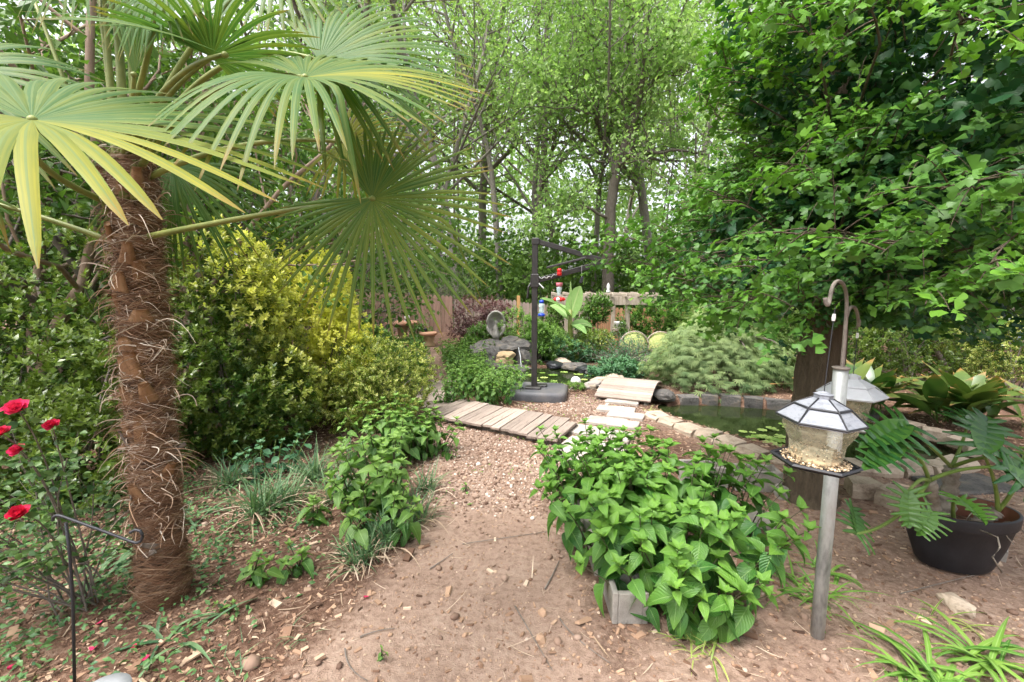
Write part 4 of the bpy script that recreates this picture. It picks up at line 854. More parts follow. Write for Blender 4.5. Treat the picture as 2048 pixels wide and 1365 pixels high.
lbox('post', (0, 0, .15 + (zt - .15) / 2), (.095, .095, zt - .15), 'black_metal', t, None, .012); lbox('post_cap', (0.01, 0, zt - .03), (.13, .11, .12), 'black_metal', t, None, .02)
pe = atY(1205, 522, Yu) - g; pu = A(.05, 0, zt - .03); pl = A(.03, 0, zc)
def bar(name, a, b, w, h, mat, par):
    d = b - a; L = np.linalg.norm(d); X = d / L; Y_ = nrm(np.cross(A(0, 0, 1), X)); Z_ = np.cross(X, Y_); m = MB(); m.box((a + b) / 2, (L, w, h), np.stack([X, Y_, Z_], 1), bev=.006); return m.build(name, M[mat], par)
bar('upper_arm', pu, pe, .06, .08, 'black_metal', t); bar('lower_arm', pl, pe + A(.02, 0, -.03), .06, .085, 'black_metal', t)
bar('strut', atY(1093, 536, Yu - .1) - g, atY(1172, 516, Yu - .1) - g, .03, .035, 'black_metal', t)
c = lbox('clamp', (0, 0, zc), (.14, .13, .22), 'black_metal', t, None, .015)
m = MB(); m.tube([(.06, -.07, zc - .04), (.14, -.12, zc - .12)], .012, 6); m.build('crank_handle', M['galv'], t); m = MB(); q = curve((.05, -.05, zc + .05), (.25, -.06, zc + .02), (.45, -.05, zc + .17), 20); q[:, 2] += .015 * np.sin(np.arange(20) * 1.7); m.tube(q, .008, 5); m.build('chain', M['galv'], t, True)
m = MB(); m.tube([(-.05, 0, zc - .02), (-.10, -.02, zc - .1), (-.12, 0, zc - .28)], .02, 6); m.build('hook', M['black_metal'], t)
def petal(m, c, r, tint=.5, n=7):
    V = [A(0, 0, 0)]; 
    for a in np.linspace(0, 2 * math.pi, n, endpoint=False): V.append(A(r * math.cos(a), -.01, r * math.sin(a)))
    m.add(np.array(V) + c, None, [(0, 1 + i, 1 + (i + 1) % n) for i in range(n)])
# red feeder
Yh = Yu - .12; P_ = lambda px, py: atY(px, py, Yh)
o0 = P_(1118, 605); t = thing('hummingbird_feeder', 'red hummingbird feeder with glass bottle hanging from the umbrella arm', 'bird feeder', tuple(o0)); L_ = lambda py: P_(1118, py)[2] - o0[2]
m = MB(); m.tube([(0, 0, L_(560)), (0, 0, L_(528))], .004, 4); m.build('hanger', M['iron'], t)
m = MB(); m.lathe([(.02, L_(552)), (.036, L_(551)), (.04, L_(546)), (.03, L_(544.5)), (.04, L_(543)), (.038, L_(539)), (.015, L_(537))], 14); m.build('ant_guard', M['red_plastic'], t, True)
m = MB(); m.lathe([(.03, L_(575)), (.05, L_(572)), (.055, L_(567)), (.05, L_(566))], 14); m.build('cap', M['pink_plastic'], t, True)
m = MB(); m.lathe([(.025, L_(594)), (.03, L_(590)), (.045, L_(578)), (.04, L_(574))], 14); m.build('bottle', M['nectar'], t, True)
m = MB(); m.lathe([(.03, L_(603)), (.07, L_(601)), (.085, L_(598)), (.07, L_(596)), (.02, L_(594))], 18); m.build('base', M['red_plastic'], t, True)
for a in np.linspace(-2.6, -.5, 4): m = MB(); m.lathe([(.035, .0), (.02, .012), (.008, .03)], 8, (0, 0, 0), R=rotz(a) @ roty(math.pi / 2)); m.build('flower_port', M['red_plastic' if abs(a + 1.9) > .2 else 'white'], t, loc=(.08 * math.cos(a), .08 * math.sin(a), L_(599)))
o0 = P_(1083, 633); t = thing('hummingbird_feeder', 'blue-capped clear feeder hanging right beside the umbrella post', 'bird feeder', tuple(o0)); L_ = lambda py: P_(1083, py)[2] - o0[2]
m = MB(); m.lathe([(.05, L_(633)), (.06, L_(631)), (.055, L_(628)), (.02, L_(627))], 18); m.build('base', M['blue_plastic'], t, True)
m = MB(); m.lathe([(.03, L_(627)), (.045, L_(622)), (.035, L_(618)), (.048, L_(614)), (.045, L_(609)), (.03, L_(607))], 16); m.build('bottle', M['nectar'], t, True)
m = MB(); m.lathe([(.035, L_(607)), (.04, L_(604)), (.03, L_(601)), (.01, L_(600))], 16); m.build('cap', M['blue_plastic'], t, True); m = MB(); m.tube([(0, 0, L_(600)), (-.05, .02, L_(566))], .003, 4); m.build('hanger', M['iron'], t)
o0 = P_(1163, 568); t = thing('hanging_clip', 'small black clip hanging by a wire under the umbrella arm', 'clip', tuple(o0)); m = MB(); m.tube([(0, 0, .1), (0, 0, P_(1163, 530)[2] - o0[2])], .004, 4); m.build('wire', M['galv'], t); lbox('body', (0, 0, .06), (.05, .03, .11), 'iron', t, roty(.3), .01)

# ------------------------------------------------------------------ seed feeders on the pole
g = gp(1634, 1272); GP = g
t = thing('feeder_pole', 'galvanised steel pipe post with two curved shepherd hooks on top', 'feeder pole', tuple(g)); zp = atY(1682, 737, g[1])[2] - g[2]; xp = atY(1682, 737, g[1])[0] - g[0]
m = MB(); m.tube([(0, 0, -.15), (xp * .5, 0, zp * .5), (xp, 0, zp)], .033, 20); m.build('pipe', M['galv'], t, True)
m = MB(); m.lathe([(.030, -.005), (.038, -.004), (.039, .006), (.030, .008)], 20, (xp, 0, zp)); m.build('pipe_rim', M['rust'], t, True)
Y1h = g[1] - .30; Y2h = g[1] + .36
def hook(pxs, ys, par, Y0, Y1, r):
    q = np.array([atY(px, py, Y0 + (Y1 - Y0) * s) for (px, py), s in zip(pxs, ys)]) - g
    tt = np.linspace(0, 1, 40); tk = np.linspace(0, 1, len(q)); q = np.stack([np.interp(tt, tk, q[:, k]) for k in range(3)], -1)
    for _ in range(3): q[1:-1] = (q[:-2] + 2 * q[1:-1] + q[2:]) / 4
    m = MB(); m.tube(q, r, 8); return m.build('shepherd_hook', M['rust'], par, True)
hook([(1683, 760), (1688, 700), (1692, 640), (1694, 600), (1690, 575), (1682, 563), (1672, 562), (1664, 574), (1660, 595), (1656, 614), (1651, 606), (1650, 596)], [0, 0, 0, 0, .1, .25, .45, .7, .9, 1, 1, 1], t, g[1], Y1h, .0085)
hook([(1681, 760), (1688, 690), (1691, 640), (1696, 622), (1702, 614), (1709, 614), (1714, 624), (1717, 642), (1715, 656), (1719, 648), (1718, 640)], [0, 0, .1, .25, .45, .65, .85, 1, 1, 1, 1], t, g[1], Y2h, .0085)
def seed_feeder(label, apex_px, tray_px, Y, R, roofmat, trim, bowl=True, wire_top=None, name='seed_feeder', tilt=0.0):
    a = atY(*apex_px, Y); b = atY(*tray_px, Y); H = a[2] - b[2]; t = thing(name, label, 'bird feeder', tuple(b)); t.rotation_euler = (0, tilt, .25); ang = np.linspace(0, 2 * math.pi, 7)[:-1] + .26
    def hexr(r, z): return np.array([(r * math.cos(x_), r * math.sin(x_), z) for x_ in ang])
    zr = H * .60; z2 = H * .80; z3 = H * .90
    r0, r1, r2 = R, R * .62, R * .22
    roof = obj('roof', None, t) if False else None
    m = MB(); V = np.vstack([hexr(r0, zr), hexr(r1, z2 - .012), hexr(r1 * .97, z2), hexr(r2, z3), hexr(r0 * .99, zr - .012), hexr(r2, z3 - .02)])
    Q = [(r * 6 + i, r * 6 + (i + 1) % 6, (r + 1) * 6 + (i + 1) % 6, (r + 1) * 6 + i) for r in range(3) for i in range(6)] + [(24 + i, 24 + (i + 1) % 6, (i + 1) % 6, i) for i in range(6)] + [(24 + (i + 1) % 6, 24 + i, 30 + i, 30 + (i + 1) % 6) for i in range(6)]
    m.add(V, Q); roof = m.build('roof', M[roofmat], t)
    for i in range(6):
        m = MB(); m.tube([hexr(r0 * 1.005, zr)[i], hexr(r1 * 1.01, z2 - .004)[i], hexr(r2 * 1.02, z3 + .002)[i]], .0035 if trim != roofmat else .002, 5); m.build('ridge_trim', M[trim], roof)
    for rr, zz, rad in ((r0, zr - .003, .005), (r1, z2 - .006, .005)):
        m = MB(); hx = hexr(rr, zz); m.tube(np.vstack([hx, hx[:1]]), rad, 5, cap=False); m.build('eave_trim', M[trim], roof)
    m = MB(); V = np.vstack([hexr(r2, z3 - .005), hexr(r2 * .98, H * .955), hexr(r2 * 1.08, H * .958), hexr(.008, H)]); m.add(V, [(r * 6 + i, r * 6 + (i + 1) % 6, (r + 1) * 6 + (i + 1) % 6, (r + 1) * 6 + i) for r in range(3) for i in range(6)] + [(18, 19, 20, 21)]); m.build('cap', M[trim if trim == roofmat else 'roof_grey'], t)
    m = MB(); rb = R * .62 if bowl else R * .52; rt = R * .84 if bowl else R * .58
    rings = [hexr(rb * .95, .012), hexr(rb, H * .14), hexr(rb * 1.03, H * .26), hexr(rt, H * .46), hexr(rt, zr - .004)]; V = np.vstack(rings); m.add(V, [(r * 6 + i, r * 6 + (i + 1) % 6, (r + 1) * 6 + (i + 1) % 6, (r + 1) * 6 + i) for r in range(4) for i in range(6)]); m.build('hopper', M['feeder_glass'], t)
    m = MB(); hx = hexr(R * 1.0, .0); m.tube(np.vstack([hx, hx[:1]]), .008, 4, cap=False)
    V = np.vstack([hexr(R, -.004), hexr(R * .84, -.004), hexr(R, -.012), hexr(R * .84, -.012)]); m.add(V, [(i, (i + 1) % 6, 6 + (i + 1) % 6, 6 + i) for i in range(6)] + [(12 + (i + 1) % 6, 12 + i, 18 + i, 18 + (i + 1) % 6) for i in range(6)]); m.build('tray_rim', M[trim], t)
    m = MB(); m.lathe([(R * .84, -.014), (R * .84, -.008), (.001, -.006)], 6, R=rotz(.26)); m.build('tray', M[trim], t)
    m = MB(); m.lathe([(rb * .9, -.004), (rb * .92, H * .07), (rb * .5, H * .12), (.01, H * (.16 if bowl else .42))], 12); m.build('seed_heap', M['sandstone'], t, True)
    ns = 900; th = rng.uniform(0, 6.28, ns); rr = R * .8 * np.sqrt(rng.uniform(0, 1, ns)); zz = np.where(rr > rb * .92, .002, H * (.12 if bowl else .12) + (1 - rr / (rb)) * H * (.12 if bowl else .3)) + rng.uniform(0, .008, ns)
    zz = np.where((rr < rb) & (rng.uniform(0, 1, ns) < .5), rng.uniform(0, 1, ns) ** 1.5 * H * (.2 if bowl else .4), zz); rr = np.where(zz > .02, np.minimum(rr, rb * .97), rr)
    sd = obj('bird_seed', scatter('bird_seed', peb_t, np.stack([rr * np.cos(th), rr * np.sin(th), zz], -1), rdir(ns), rdir(ns), rng.uniform(.006, .012, ns), rng.uniform(0, 1, ns), M['seed']), t); stuff(sd)
    if wire_top is not None:
        e = wire_top - b; e = np.linalg.inv(rotz(.25)) @ e; m = MB(); m.tube([(0, 0, H * .99), e], .0025, 4); w_ = m.build('hanging_wire', M['iron'], t); m = MB(); m.lathe([(.006, 0), (.008, .012), (.006, .03)], 8, e + A(0, 0, -.06)); m.build('swivel', M['white'], w_)
    return t
seed_feeder('hexagonal seed feeder with dark grey panelled roof and yellowed clear hopper', (1641, 783), (1629, 921), Y1h, .168, 'roof_grey', 'roof_trim', True, atY(1655, 614, Y1h), tilt=.06)
seed_feeder('smaller seed feeder with pale grey plastic roof behind the steel pipe', (1706, 748), (1697, 846), Y2h, .17, 'roof_white', 'roof_white', False, atY(1716, 656, Y2h))

# ------------------------------------------------------------------ iron plant hanger and lid, bottom left
g = gp(150, 1390); t = thing('plant_hanger', 'thin black iron rod plant hanger with a curled arm before the palm', 'plant hanger', tuple(g)); Yg = g[1]
q = np.array([atY(px, py, Yg) for px, py in ((150, 1395), (146, 1200), (140, 1110), (132, 1046))]) - g; m = MB(); m.tube(q, .006, 8); m.build('rod', M['iron'], t, True)
q = np.array([atY(px, py, Yg - .02) for px, py in ((106, 1042), (107, 1035), (113, 1031), (122, 1032), (200, 1060), (272, 1087), (282, 1083), (286, 1072), (281, 1062), (270, 1060), (260, 1066))]) - g
tt = np.linspace(0, 1, 40); q = np.stack([np.interp(tt, np.linspace(0, 1, len(q)), q[:, k]) for k in range(3)], -1); m = MB(); m.tube(q, .006, 8); m.build('curled_arm', M['iron'], t, True)
p = atY(205, 1384, 1.75); m = MB(); m.lathe([(.012, -p[2]), (.014, p[2] * -.1), (.085, -.015), (.10, -.008), (.098, 0), (.05, .006)], 24); tag(m.build('round_lamp_top', M['lid'], None, True, tuple(p)), 'round pale grey disc top at the bottom edge, left', 'garden light')

# ------------------------------------------------------------------ black pot with philodendron
PC = A(2.98, 2.86, 0.02); t = thing('plastic_pot', 'large oval black plastic pot with brown inside', 'pot', tuple(PC)); sx, sy = 1.12, .72; az = -.12; t.scale = (1, 1, 1.2)
prof = [(.185, 0), (.20, .02), (.245, .14), (.275, .255), (.285, .26), (.29, .27), (.295, .325), (.29, .332), (.275, .33)]
n = 44; V = []
for r, z_ in prof:
    for j, a in enumerate(np.linspace(0, 2 * math.pi, n, endpoint=False)): rr = r * (1 + (.008 * (1 if j % 2 else -1) if .03 < z_ < .25 else 0)); V.append((rr * sx * math.cos(a), rr * sy * math.sin(a), z_))
Q = [(i * n + j, i * n + (j + 1) % n, (i + 1) * n + (j + 1) % n, (i + 1) * n + j) for i in range(len(prof) - 1) for j in range(n)]
m = MB(); m.add(np.array(V) @ rotz(az).T, Q); m.build('body', M['black_plastic'], t, True)
m = MB(); m.lathe([(.20, .10), (.235, .22), (.262, .30), (.276, .331)], 44, sx=sx, sy=sy, R=rotz(az), capt=False, capb=False); m.build('inside', M['pot_inside'], t, True)
m = MB(); m.lathe([(.238, .22), (.15, .235), (.01, .245)], 30, sx=sx, sy=sy, R=rotz(az), capb=False); m.build('soil', M['ground'], t, True)
t = thing('philodendron', 'split-leaved philodendron with scarred trunks growing in the black pot', 'potted plant', tuple(PC))
def trunk_scar(p0, p1, r):
    m = MB(); q = curve(p0, (np.asarray(p0) + p1) / 2 + A(.02, 0, .02), p1, 22); rad = r * (1 + .16 * np.sin(np.arange(22) * 2.1)); m.tube(q, rad, 10); m.build('trunk', M['scar'], t, True)
T1 = atY(1858, 962, 2.78) - PC; T2 = atY(1903, 935, 2.95) - PC; T3 = atY(1995, 1022, 2.75) - PC
trunk_scar(A(-.17, -.02, .22), T1, .037); trunk_scar(A(-.03, .06, .22), T2, .045); trunk_scar(A(.0, -.05, .25), T3, .04)
def lobed(L, W, nl=8, droop=.25, seed=0):
    r_ = np.random.default_rng(seed); m = MB(); sp_ = np.linspace(0, 1, 9); 
    for i in range(8):   # narrow blade along the midrib
        pass
    mid = np.stack([0 * sp_, sp_ * L, -droop * L * sp_ ** 2], -1); wb = .30 * W * np.sin(np.pi * np.clip(sp_ * .85 + .12, 0, 1)) + .004
    V = np.concatenate([np.stack([s * wb, mid[:, 1], mid[:, 2] + abs(s) * .015], -1) for s in (-1, 0, 1)]); Q = [(j * 9 + i, (j + 1) * 9 + i, (j + 1) * 9 + i + 1, j * 9 + i + 1) for j in range(2) for i in range(8)]
    m.add(V, Q, uv=np.concatenate([np.stack([0 * sp_ + u, sp_], -1) for u in (.2, .5, .8)]), tint=.4)
    for sgn in (-1, 1):
        for k in range(nl):
            f = (k + .3) / nl * .92; y0 = f * L; ln = W * (.95 - .72 * f ** 1.4) * r_.uniform(.85, 1.1) * (.75 if k == 0 else 1); an = math.radians(-38 + 88 * f) + r_.normal(0, .07)
            d = A(sgn * math.cos(an), math.sin(an), 0); sd = A(-d[1], d[0], 0); st = np.linspace(0, 1, 6); c = A(0, y0, -droop * L * f * f) + d * (st * ln)[:, None]; c[:, 2] -= droop * 1.1 * ln * st ** 2 - .04 * st
            w = L / nl * .46 * (1 - .15 * np.cos(st * 14 + k)) * np.sqrt(np.clip(1.05 - st, 0, 1)) + .001
            V = np.concatenate([c - sd * w[:, None], c + A(0, 0, .008), c + sd * w[:, None]]); Q = [(j * 6 + i, (j + 1) * 6 + i, (j + 1) * 6 + i + 1, j * 6 + i + 1) for j in range(2) for i in range(5)]
            if sgn > 0: Q = [q[::-1] for q in Q]
            m.add(V, Q, uv=np.concatenate([np.stack([0 * st + u, st], -1) for u in (.2, .5, .8)]), tint=r_.uniform(.0, .25))
    return m
def philo(root, mid, base, tip, L, W, N, seed, young=0.0, droop=.25, lab=None):
    D = nrm(tip - base); N = A(*N); Z = nrm(N - N.dot(D) * D); X = np.cross(D, Z); R = np.stack([X, D, Z], 1)
    m = MB(); q = curve(root, mid, base, 14); m.tube(q, np.linspace(.013, .008, 14), 7); m.build('leaf_stalk', M['stem_green'], t, True)
    m = lobed(L * 1.15, W * 1.15, 7, droop, seed); me = m.me('leaf_blade', M['philo'], True)
    if young: 
        a = me.attributes['tint']; v = np.full(len(me.vertices), young * .7, np.float32); a.data.foreach_set('value', v)
    o = obj('leaf_blade', me, t, M=Matrix.Translation(base) @ Matrix(R.tolist()).to_4x4())
W_ = lambda px, py, Y: atY(px, py, Y) - PC
philo(T2, W_(1870, 900, 2.7), W_(1815, 850, 2.4), W_(1700, 890, 2.2), .30, .18, (.1, -.55, .85), 1)
philo(T1, W_(1840, 900, 2.6), W_(1800, 885, 2.35), W_(1700, 945, 2.1), .28, .17, (0, -.5, .85), 2)
philo(T3, W_(1995, 960, 2.7), W_(1965, 905, 2.6), W_(1990, 810, 2.75), .26, .22, (-.1, -.6, .75), 3)
philo(T2, W_(1925, 890, 3.0), W_(1935, 850, 3.0), W_(2010, 835, 3.1), .24, .20, (0, -.5, .9), 4)
philo(T2, W_(1980, 900, 2.7), W_(2020, 925, 2.6), W_(2100, 965, 2.5), .30, .2, (0, -.4, .9), 5)
philo(T1, W_(1920, 930, 2.7), W_(2010, 935, 2.5), W_(2090, 990, 2.4), .26, .18, (.0, -.5, .8), 6)
philo(T1, W_(1840, 950, 2.6), W_(1815, 985, 2.5), W_(1822, 1050, 2.42), .17, .13, (-.3, -.8, .5), 7, .9)
philo(A(-.14, -.05, .25), W_(1850, 1010, 2.6), W_(1862, 1025, 2.5), W_(1840, 1075, 2.4), .15, .13, (-.1, -.8, .6), 8, .95)
philo(T1, W_(1790, 1060, 2.6), W_(1712, 1068, 2.55), W_(1715, 1010, 2.7), .20, .15, (.3, -.8, .5), 9, .5)
philo(A(-.02, 0, .25), W_(1900, 980, 2.7), W_(1920, 1000, 2.6), W_(1950, 1020, 2.5), .16, .12, (0, -.7, .7), 10, .95)
philo(T3, W_(2035, 980, 2.7), W_(2045, 930, 2.65), W_(2070, 900, 2.6), .18, .14, (0, -.6, .8), 11, .9)
for k in range(12):
    a = A(rng.uniform(-.15, .25), rng.uniform(-.12, .05), .28); b = a + A(rng.normal(0, .13), rng.uniform(-.15, .05), rng.uniform(-.03, .05)); 
    m = MB(); m.tube(curve(a, (a + b) / 2 + A(0, 0, rng.uniform(.05, .16)), b, 10), np.linspace(.006, .003, 10), 5); m.build('aerial_root', M['scar'], t, True)
m = MB(); m.tube(np.array([W_(1960, 1060, 2.62), W_(1995, 1075, 2.53), W_(2000, 1095, 2.5), W_(1985, 1115, 2.48), W_(2003, 1145, 2.5)]), .005, 5); m.build('aerial_root', M['straw'] if False else M['scar'], t, True)

# ------------------------------------------------------------------ palm
PB = gp(296, 1228); PB[1] += .12; PB[2] = float(gz(PB[0], PB[1]))
t = PALM = thing('fan_palm', 'fan palm with shaggy brown fibre trunk and large yellow-green fan leaves', 'palm tree', tuple(PB))
ZT = 2.42; lean = lambda z: A(.035 * (z / 2.4), .02 * z, 0)
def RT(z):
    s = (z * 7.3) % 1.0; return (.122 * (1 - smooth(0, .5, z)) + .096 * smooth(0, .5, z)) * (1 - .08 * float(smooth(1.6, 2.4, z))) + .034 * (s - .45)
m = MB(); zs = np.linspace(-.05, ZT, 110); n = 28; V = []
for z_ in zs:
    for a in np.linspace(0, 2 * math.pi, n, endpoint=False):
        r = RT(max(z_ + .05 * math.sin(a * 2 + z_ * 9), 0)) * (1 + .05 * math.sin(a * 3 + z_ * 14) + .03 * math.sin(a * 7 - z_ * 31)) * (1 + rng.normal(0, .02)); V.append(lean(z_) + A(r * math.cos(a), r * math.sin(a), z_))
Q = [(i * n + j, i * n + (j + 1) % n, (i + 1) * n + (j + 1) % n, (i + 1) * n + j) for i in range(109) for j in range(n)]; m.add(V, Q); m.build('trunk', M['palm_trunk'], t, True)
# shaggy fibre
nf = 16000; pos = []; seg = 4
z0 = rng.uniform(.0, 2.45, nf); a0 = rng.uniform(0, 6.28, nf); ln = rng.lognormal(math.log(.11), .45, nf); sg = rng.choice([-1, 1], nf); slope = rng.normal(0, .35, nf); flare = np.abs(rng.normal(0, .012, nf)) + (rng.uniform(0, 1, nf) < .2) * rng.uniform(.01, .07, nf)
wv = rng.uniform(.0008, .0022, nf); tin = np.clip(.30 + .35 * ((z0 * 7.3) % 1.0) + rng.normal(0, .18, nf) + (rng.uniform(0, 1, nf) < .05) * .45, 0, 1); tin *= np.where(z0 < .7, .85, 1); R0 = np.array([RT(z_) for z_ in z0])
V = np.zeros((nf, seg + 1, 2, 3))
for i in range(seg + 1):
    s = i / seg; aa = a0 + sg * ln * s / R0; zz = z0 + slope * ln * s - .35 * ln * s * s * (flare > .02); r = R0 * 1.02 + .002 + flare * s ** 1.5 + rng.normal(0, .002, nf); L_ = .035 * zz / 2.4
    for k in (0, 1): V[:, i, k] = np.stack([r * np.cos(aa) + L_, r * np.sin(aa) + .02 * zz, zz + (k - .5) * 2 * wv * (1 - .6 * s)], -1)
F_ = np.array([(i * 2, i * 2 + 2, i * 2 + 3, i * 2 + 1) for i in range(seg)]); o = obj('trunk_fibre', mesh('trunk_fibre', V.reshape(-1, 3), (F_[None] + np.arange(nf)[:, None, None] * (seg + 1) * 2).reshape(-1, 4), M['fibre'], None, np.repeat(tin, (seg + 1) * 2)), t); stuff(o)
# pale curling strands
m = MB()
for k in range(520):
    z_ = rng.uniform(.4, 2.5); a = rng.uniform(3.0, 6.6); r = RT(min(z_, 2.4)) + .012; p0 = lean(z_) + A(r * math.cos(a), r * math.sin(a), z_); out = A(math.cos(a), math.sin(a), 0); tan_ = A(-math.sin(a), math.cos(a), 0); l = rng.lognormal(math.log(.09), .45)
    p1 = p0 + out * l * rng.uniform(.15, .6) + tan_ * rng.normal(0, .35) * l + A(0, 0, rng.uniform(-.1, .5) * l); p2 = p1 + out * l * rng.uniform(-.2, .4) + tan_ * rng.normal(0, .5) * l + A(0, 0, -rng.uniform(.3, .9) * l)
    m.tube(curve(p0, p1, p2, 7), np.linspace(.0026, .0009, 7) * rng.uniform(.6, 1.9), 3, tint=rng.uniform(.65, 1), cap=False)
stuff(m.build('dry_strand', M['fibre'], t))
# cut leaf bases
def boot(z_, a, L, w, tilt, mat='boot', roll=0.0, th=.016):
    r = RT(min(max(z_, 0), 2.4)); out = A(math.cos(a), math.sin(a), 0); tan_ = A(-math.sin(a), math.cos(a), 0); p = lean(z_) + out * (r - .002) + A(0, 0, z_)
    up = nrm(A(0, 0, 1) * math.cos(tilt) + out * math.sin(tilt) + tan_ * roll); nn = nrm(out - out.dot(up) * up); tg = np.cross(up, nn); V = []
    for i in range(6):
        s = i / 5; ww = w * (1.5 - .75 * s) / 2
        for (e, d) in ((-1, .25), (-.5, .9), (.5, .9), (1, .25), (.5, -.5), (-.5, -.5)): V.append(p + up * L * s + tg * ww * e + nn * th * d * (1.1 - .2 * s))
    Q = [(i * 6 + j, i * 6 + (j + 1) % 6, (i + 1) * 6 + (j + 1) % 6, (i + 1) * 6 + j) for i in range(5) for j in range(6)]
    m = MB(); m.add(V, [q[::-1] for q in Q]); m.Q.append(np.array([(30, 31, 32, 33), (30, 33, 34, 35)])); m.build('leaf_base', M[mat], t, True)
for z_, a, L, w, tl in ( (.68, -1.35, .13, .05, .2), (.78, -.6, .13, .05, .5), (.86, -1.8, .14, .055, .2), (.98, -1.1, .15, .06, .15), (1.02, -2.5, .12, .05, .4), (1.12, -1.75, .13, .055, .2), (1.20, -.7, .13, .05, .35), (1.26, -1.3, .15, .065, .12), (1.36, -2.2, .13, .06, .2), (1.45, -.95, .14, .06, .2), (1.5, -1.75, .14, .06, .15), (1.62, -1.2, .12, .055, .2), (1.66, -2.6, .13, .06, .35), (1.74, -1.75, .14, .065, .12), (1.86, -.8, .14, .06, .25), (1.92, -1.5, .13, .06, .2), (2.05, -2.1, .15, .06, .2), (2.1, -1.05, .15, .06, .2), (2.2, -1.6, .15, .06, .15), (2.28, -.5, .2, .055, .4), (2.3, -2.7, .2, .055, .5), (1.3, .3, .13, .05, .4), (.9, 3.3, .13, .05, .4), (1.6, 3.4, .12, .05, .4)):
    boot(z_ + rng.normal(0, .03), a + rng.normal(0, .25), L * rng.uniform(.45, 1.0), w * rng.uniform(.8, 1.45), tl * .8, 'boot', rng.normal(0, .3), .02)
for z_, a, L, rl in ((.33, -1.75, .11, 2.2), (.64, -2.35, .1, 1.6), (.95, -2.1, .10, -.15), (.84, -.55, .14, 1.5), (.36, -.75, .12, -1.4)): boot(z_, a, L, .03, .3, 'twig', rl, .006)
# fans
FR = []
def frond(hub, hd, tip, td, N, nseg, span, tint, root, droop=.25, sag=.25, Lmul=1.0, single=True, gap=0.0, wseg=None, seed=0, fold=.35, mid=None, asym=0.0, back=.30):
    r_ = np.random.default_rng(100 + seed); H = at(*hub, hd) - PB; Tp = at(*tip, td) - PB; Ax = Tp - H; L = np.linalg.norm(Ax) * Lmul; Ax = nrm(Ax); N = A(*N); N = nrm(N - N.dot(Ax) * Ax); B = np.cross(N, Ax)
    root = np.asarray(root, float); f = obj('frond', None, PALM) if False else None
    m = MB(); md = (root + H) / 2 + A(0, 0, sag) if mid is None else np.asarray(mid); q = curve(root, md, H, 18); m.tube(q, np.linspace(.017, .008, 18), 7); m.lathe([(.004, -.012), (.014, -.004), (.011, .006), (.003, .012)], 10, H); F = m.build('frond', M['palm_stalk'], PALM, True)
    angs = np.linspace(-span, span, nseg); W = wseg or .98 * L * .36 * (2 * span / nseg); mj = None
    for i, a in enumerate(angs):
        a = a + r_.normal(0, .012); l = L * (1 - back * (abs(a) / math.pi) ** 1.3 + asym * math.sin(a)) * r_.uniform(.94, 1.04); d = Ax * math.cos(a) + B * math.sin(a); sdv = np.cross(N, d)
        st = np.linspace(0, 1, 13); ww = W / 2 * np.interp(st, [0, .33, .42, .62, .82, .93, 1], [.04, 1, .98, .92, .68, .42, .06])
        dr = (droop(a) if callable(droop) else droop) * r_.uniform(.75, 1.3); c = H + d * (l * st)[:, None]; c = c + A(0, 0, -1) * (dr * l * np.clip(st - .25, 0, 1) ** 2 / .56)[:, None] + sdv * (r_.normal(0, .02) * l * st ** 2)[:, None] + N * (r_.normal(0, .015) * l * st ** 2)[:, None] + N * (.05 * l * np.sin(np.pi * st))[:, None]
        if r_.uniform() < .05: k = st > .55; c[k] += A(0, 0, -1) * (.9 * l * (st[k] - .55))[:, None] - d * (.5 * l * (st[k] - .55))[:, None]
        fo = fold * np.where(st < .5, 1, 1 - .5 * (st - .5))
        V = np.concatenate([c - sdv * ww[:, None] - N * (ww * fo)[:, None], c, c + sdv * ww[:, None] - N * (ww * fo)[:, None]]); Q = [(j * 13 + k, (j + 1) * 13 + k, (j + 1) * 13 + k + 1, j * 13 + k + 1) for j in range(2) for k in range(12)]
        tt = tint(a) if callable(tint) else tint; tt = tt + r_.normal(0, .06) + np.tile(.12 * (st - .5), 3); uv = np.concatenate([np.stack([0 * st + u, st], -1) for u in (0, .5, 1)])
        if single: mm = MB(); mm.add(V, Q, uv=uv, tint=np.clip(tt, 0, 1)); o = mm.build('leaf_segment', M['palm_leaf'], F, True)
        else:
            mj = mj or MB(); mj.add(V, Q, uv=uv, tint=np.clip(tt, 0, 1))
    if mj: stuff(mj.build('leaf_fan', M['palm_leaf'], F, True))
top = lambda z_, a: lean(z_) + A(RT(2.2) * .8 * math.cos(a), RT(2.2) * .8 * math.sin(a), z_)
pos_y = lambda a: .12 + .62 * smooth(-.1, -.9, a) - .1 * smooth(.3, 1.2, a)
frond((65, 240), 1.30, (625, 318), 1.52, (.15, -.43, .87), 38, 2.75, lambda a: .12 + .46 * float(smooth(.25, -.5, a)), top(2.2, -2.6), lambda a: .02 + .24 * float(smooth(-.7, -1.8, a)), .12, 1.15, seed=1, fold=.28, mid=at(20, 330, 1.9) - PB)
frond((610, 155), 1.65, (968, 182), 1.66, (.12, -.52, .85), 46, 2.7, lambda a: .14 + .55 * float(np.exp(-((a - .05) / .45) ** 2)), top(2.38, -.6), lambda a: .04 + .28 * float(smooth(-.6, -1.7, a)), .3, 1.03, seed=2)
frond((745, 398), 1.85, (1015, 500), 1.85, (.22, -.95, .25), 50, 2.65, lambda a: .20 + .08 * math.cos(a), top(2.05, -.5), .03, .05, 1.02, seed=3, mid=at(520, 425, 2.1) - PB, fold=.5, asym=-.14, wseg=.0185, back=.55)
frond((640, 122), 1.95, (950, 60), 2.1, (.1, -.75, .6), 34, 1.75, .08, top(2.45, -.3), .12, .4, seed=4)
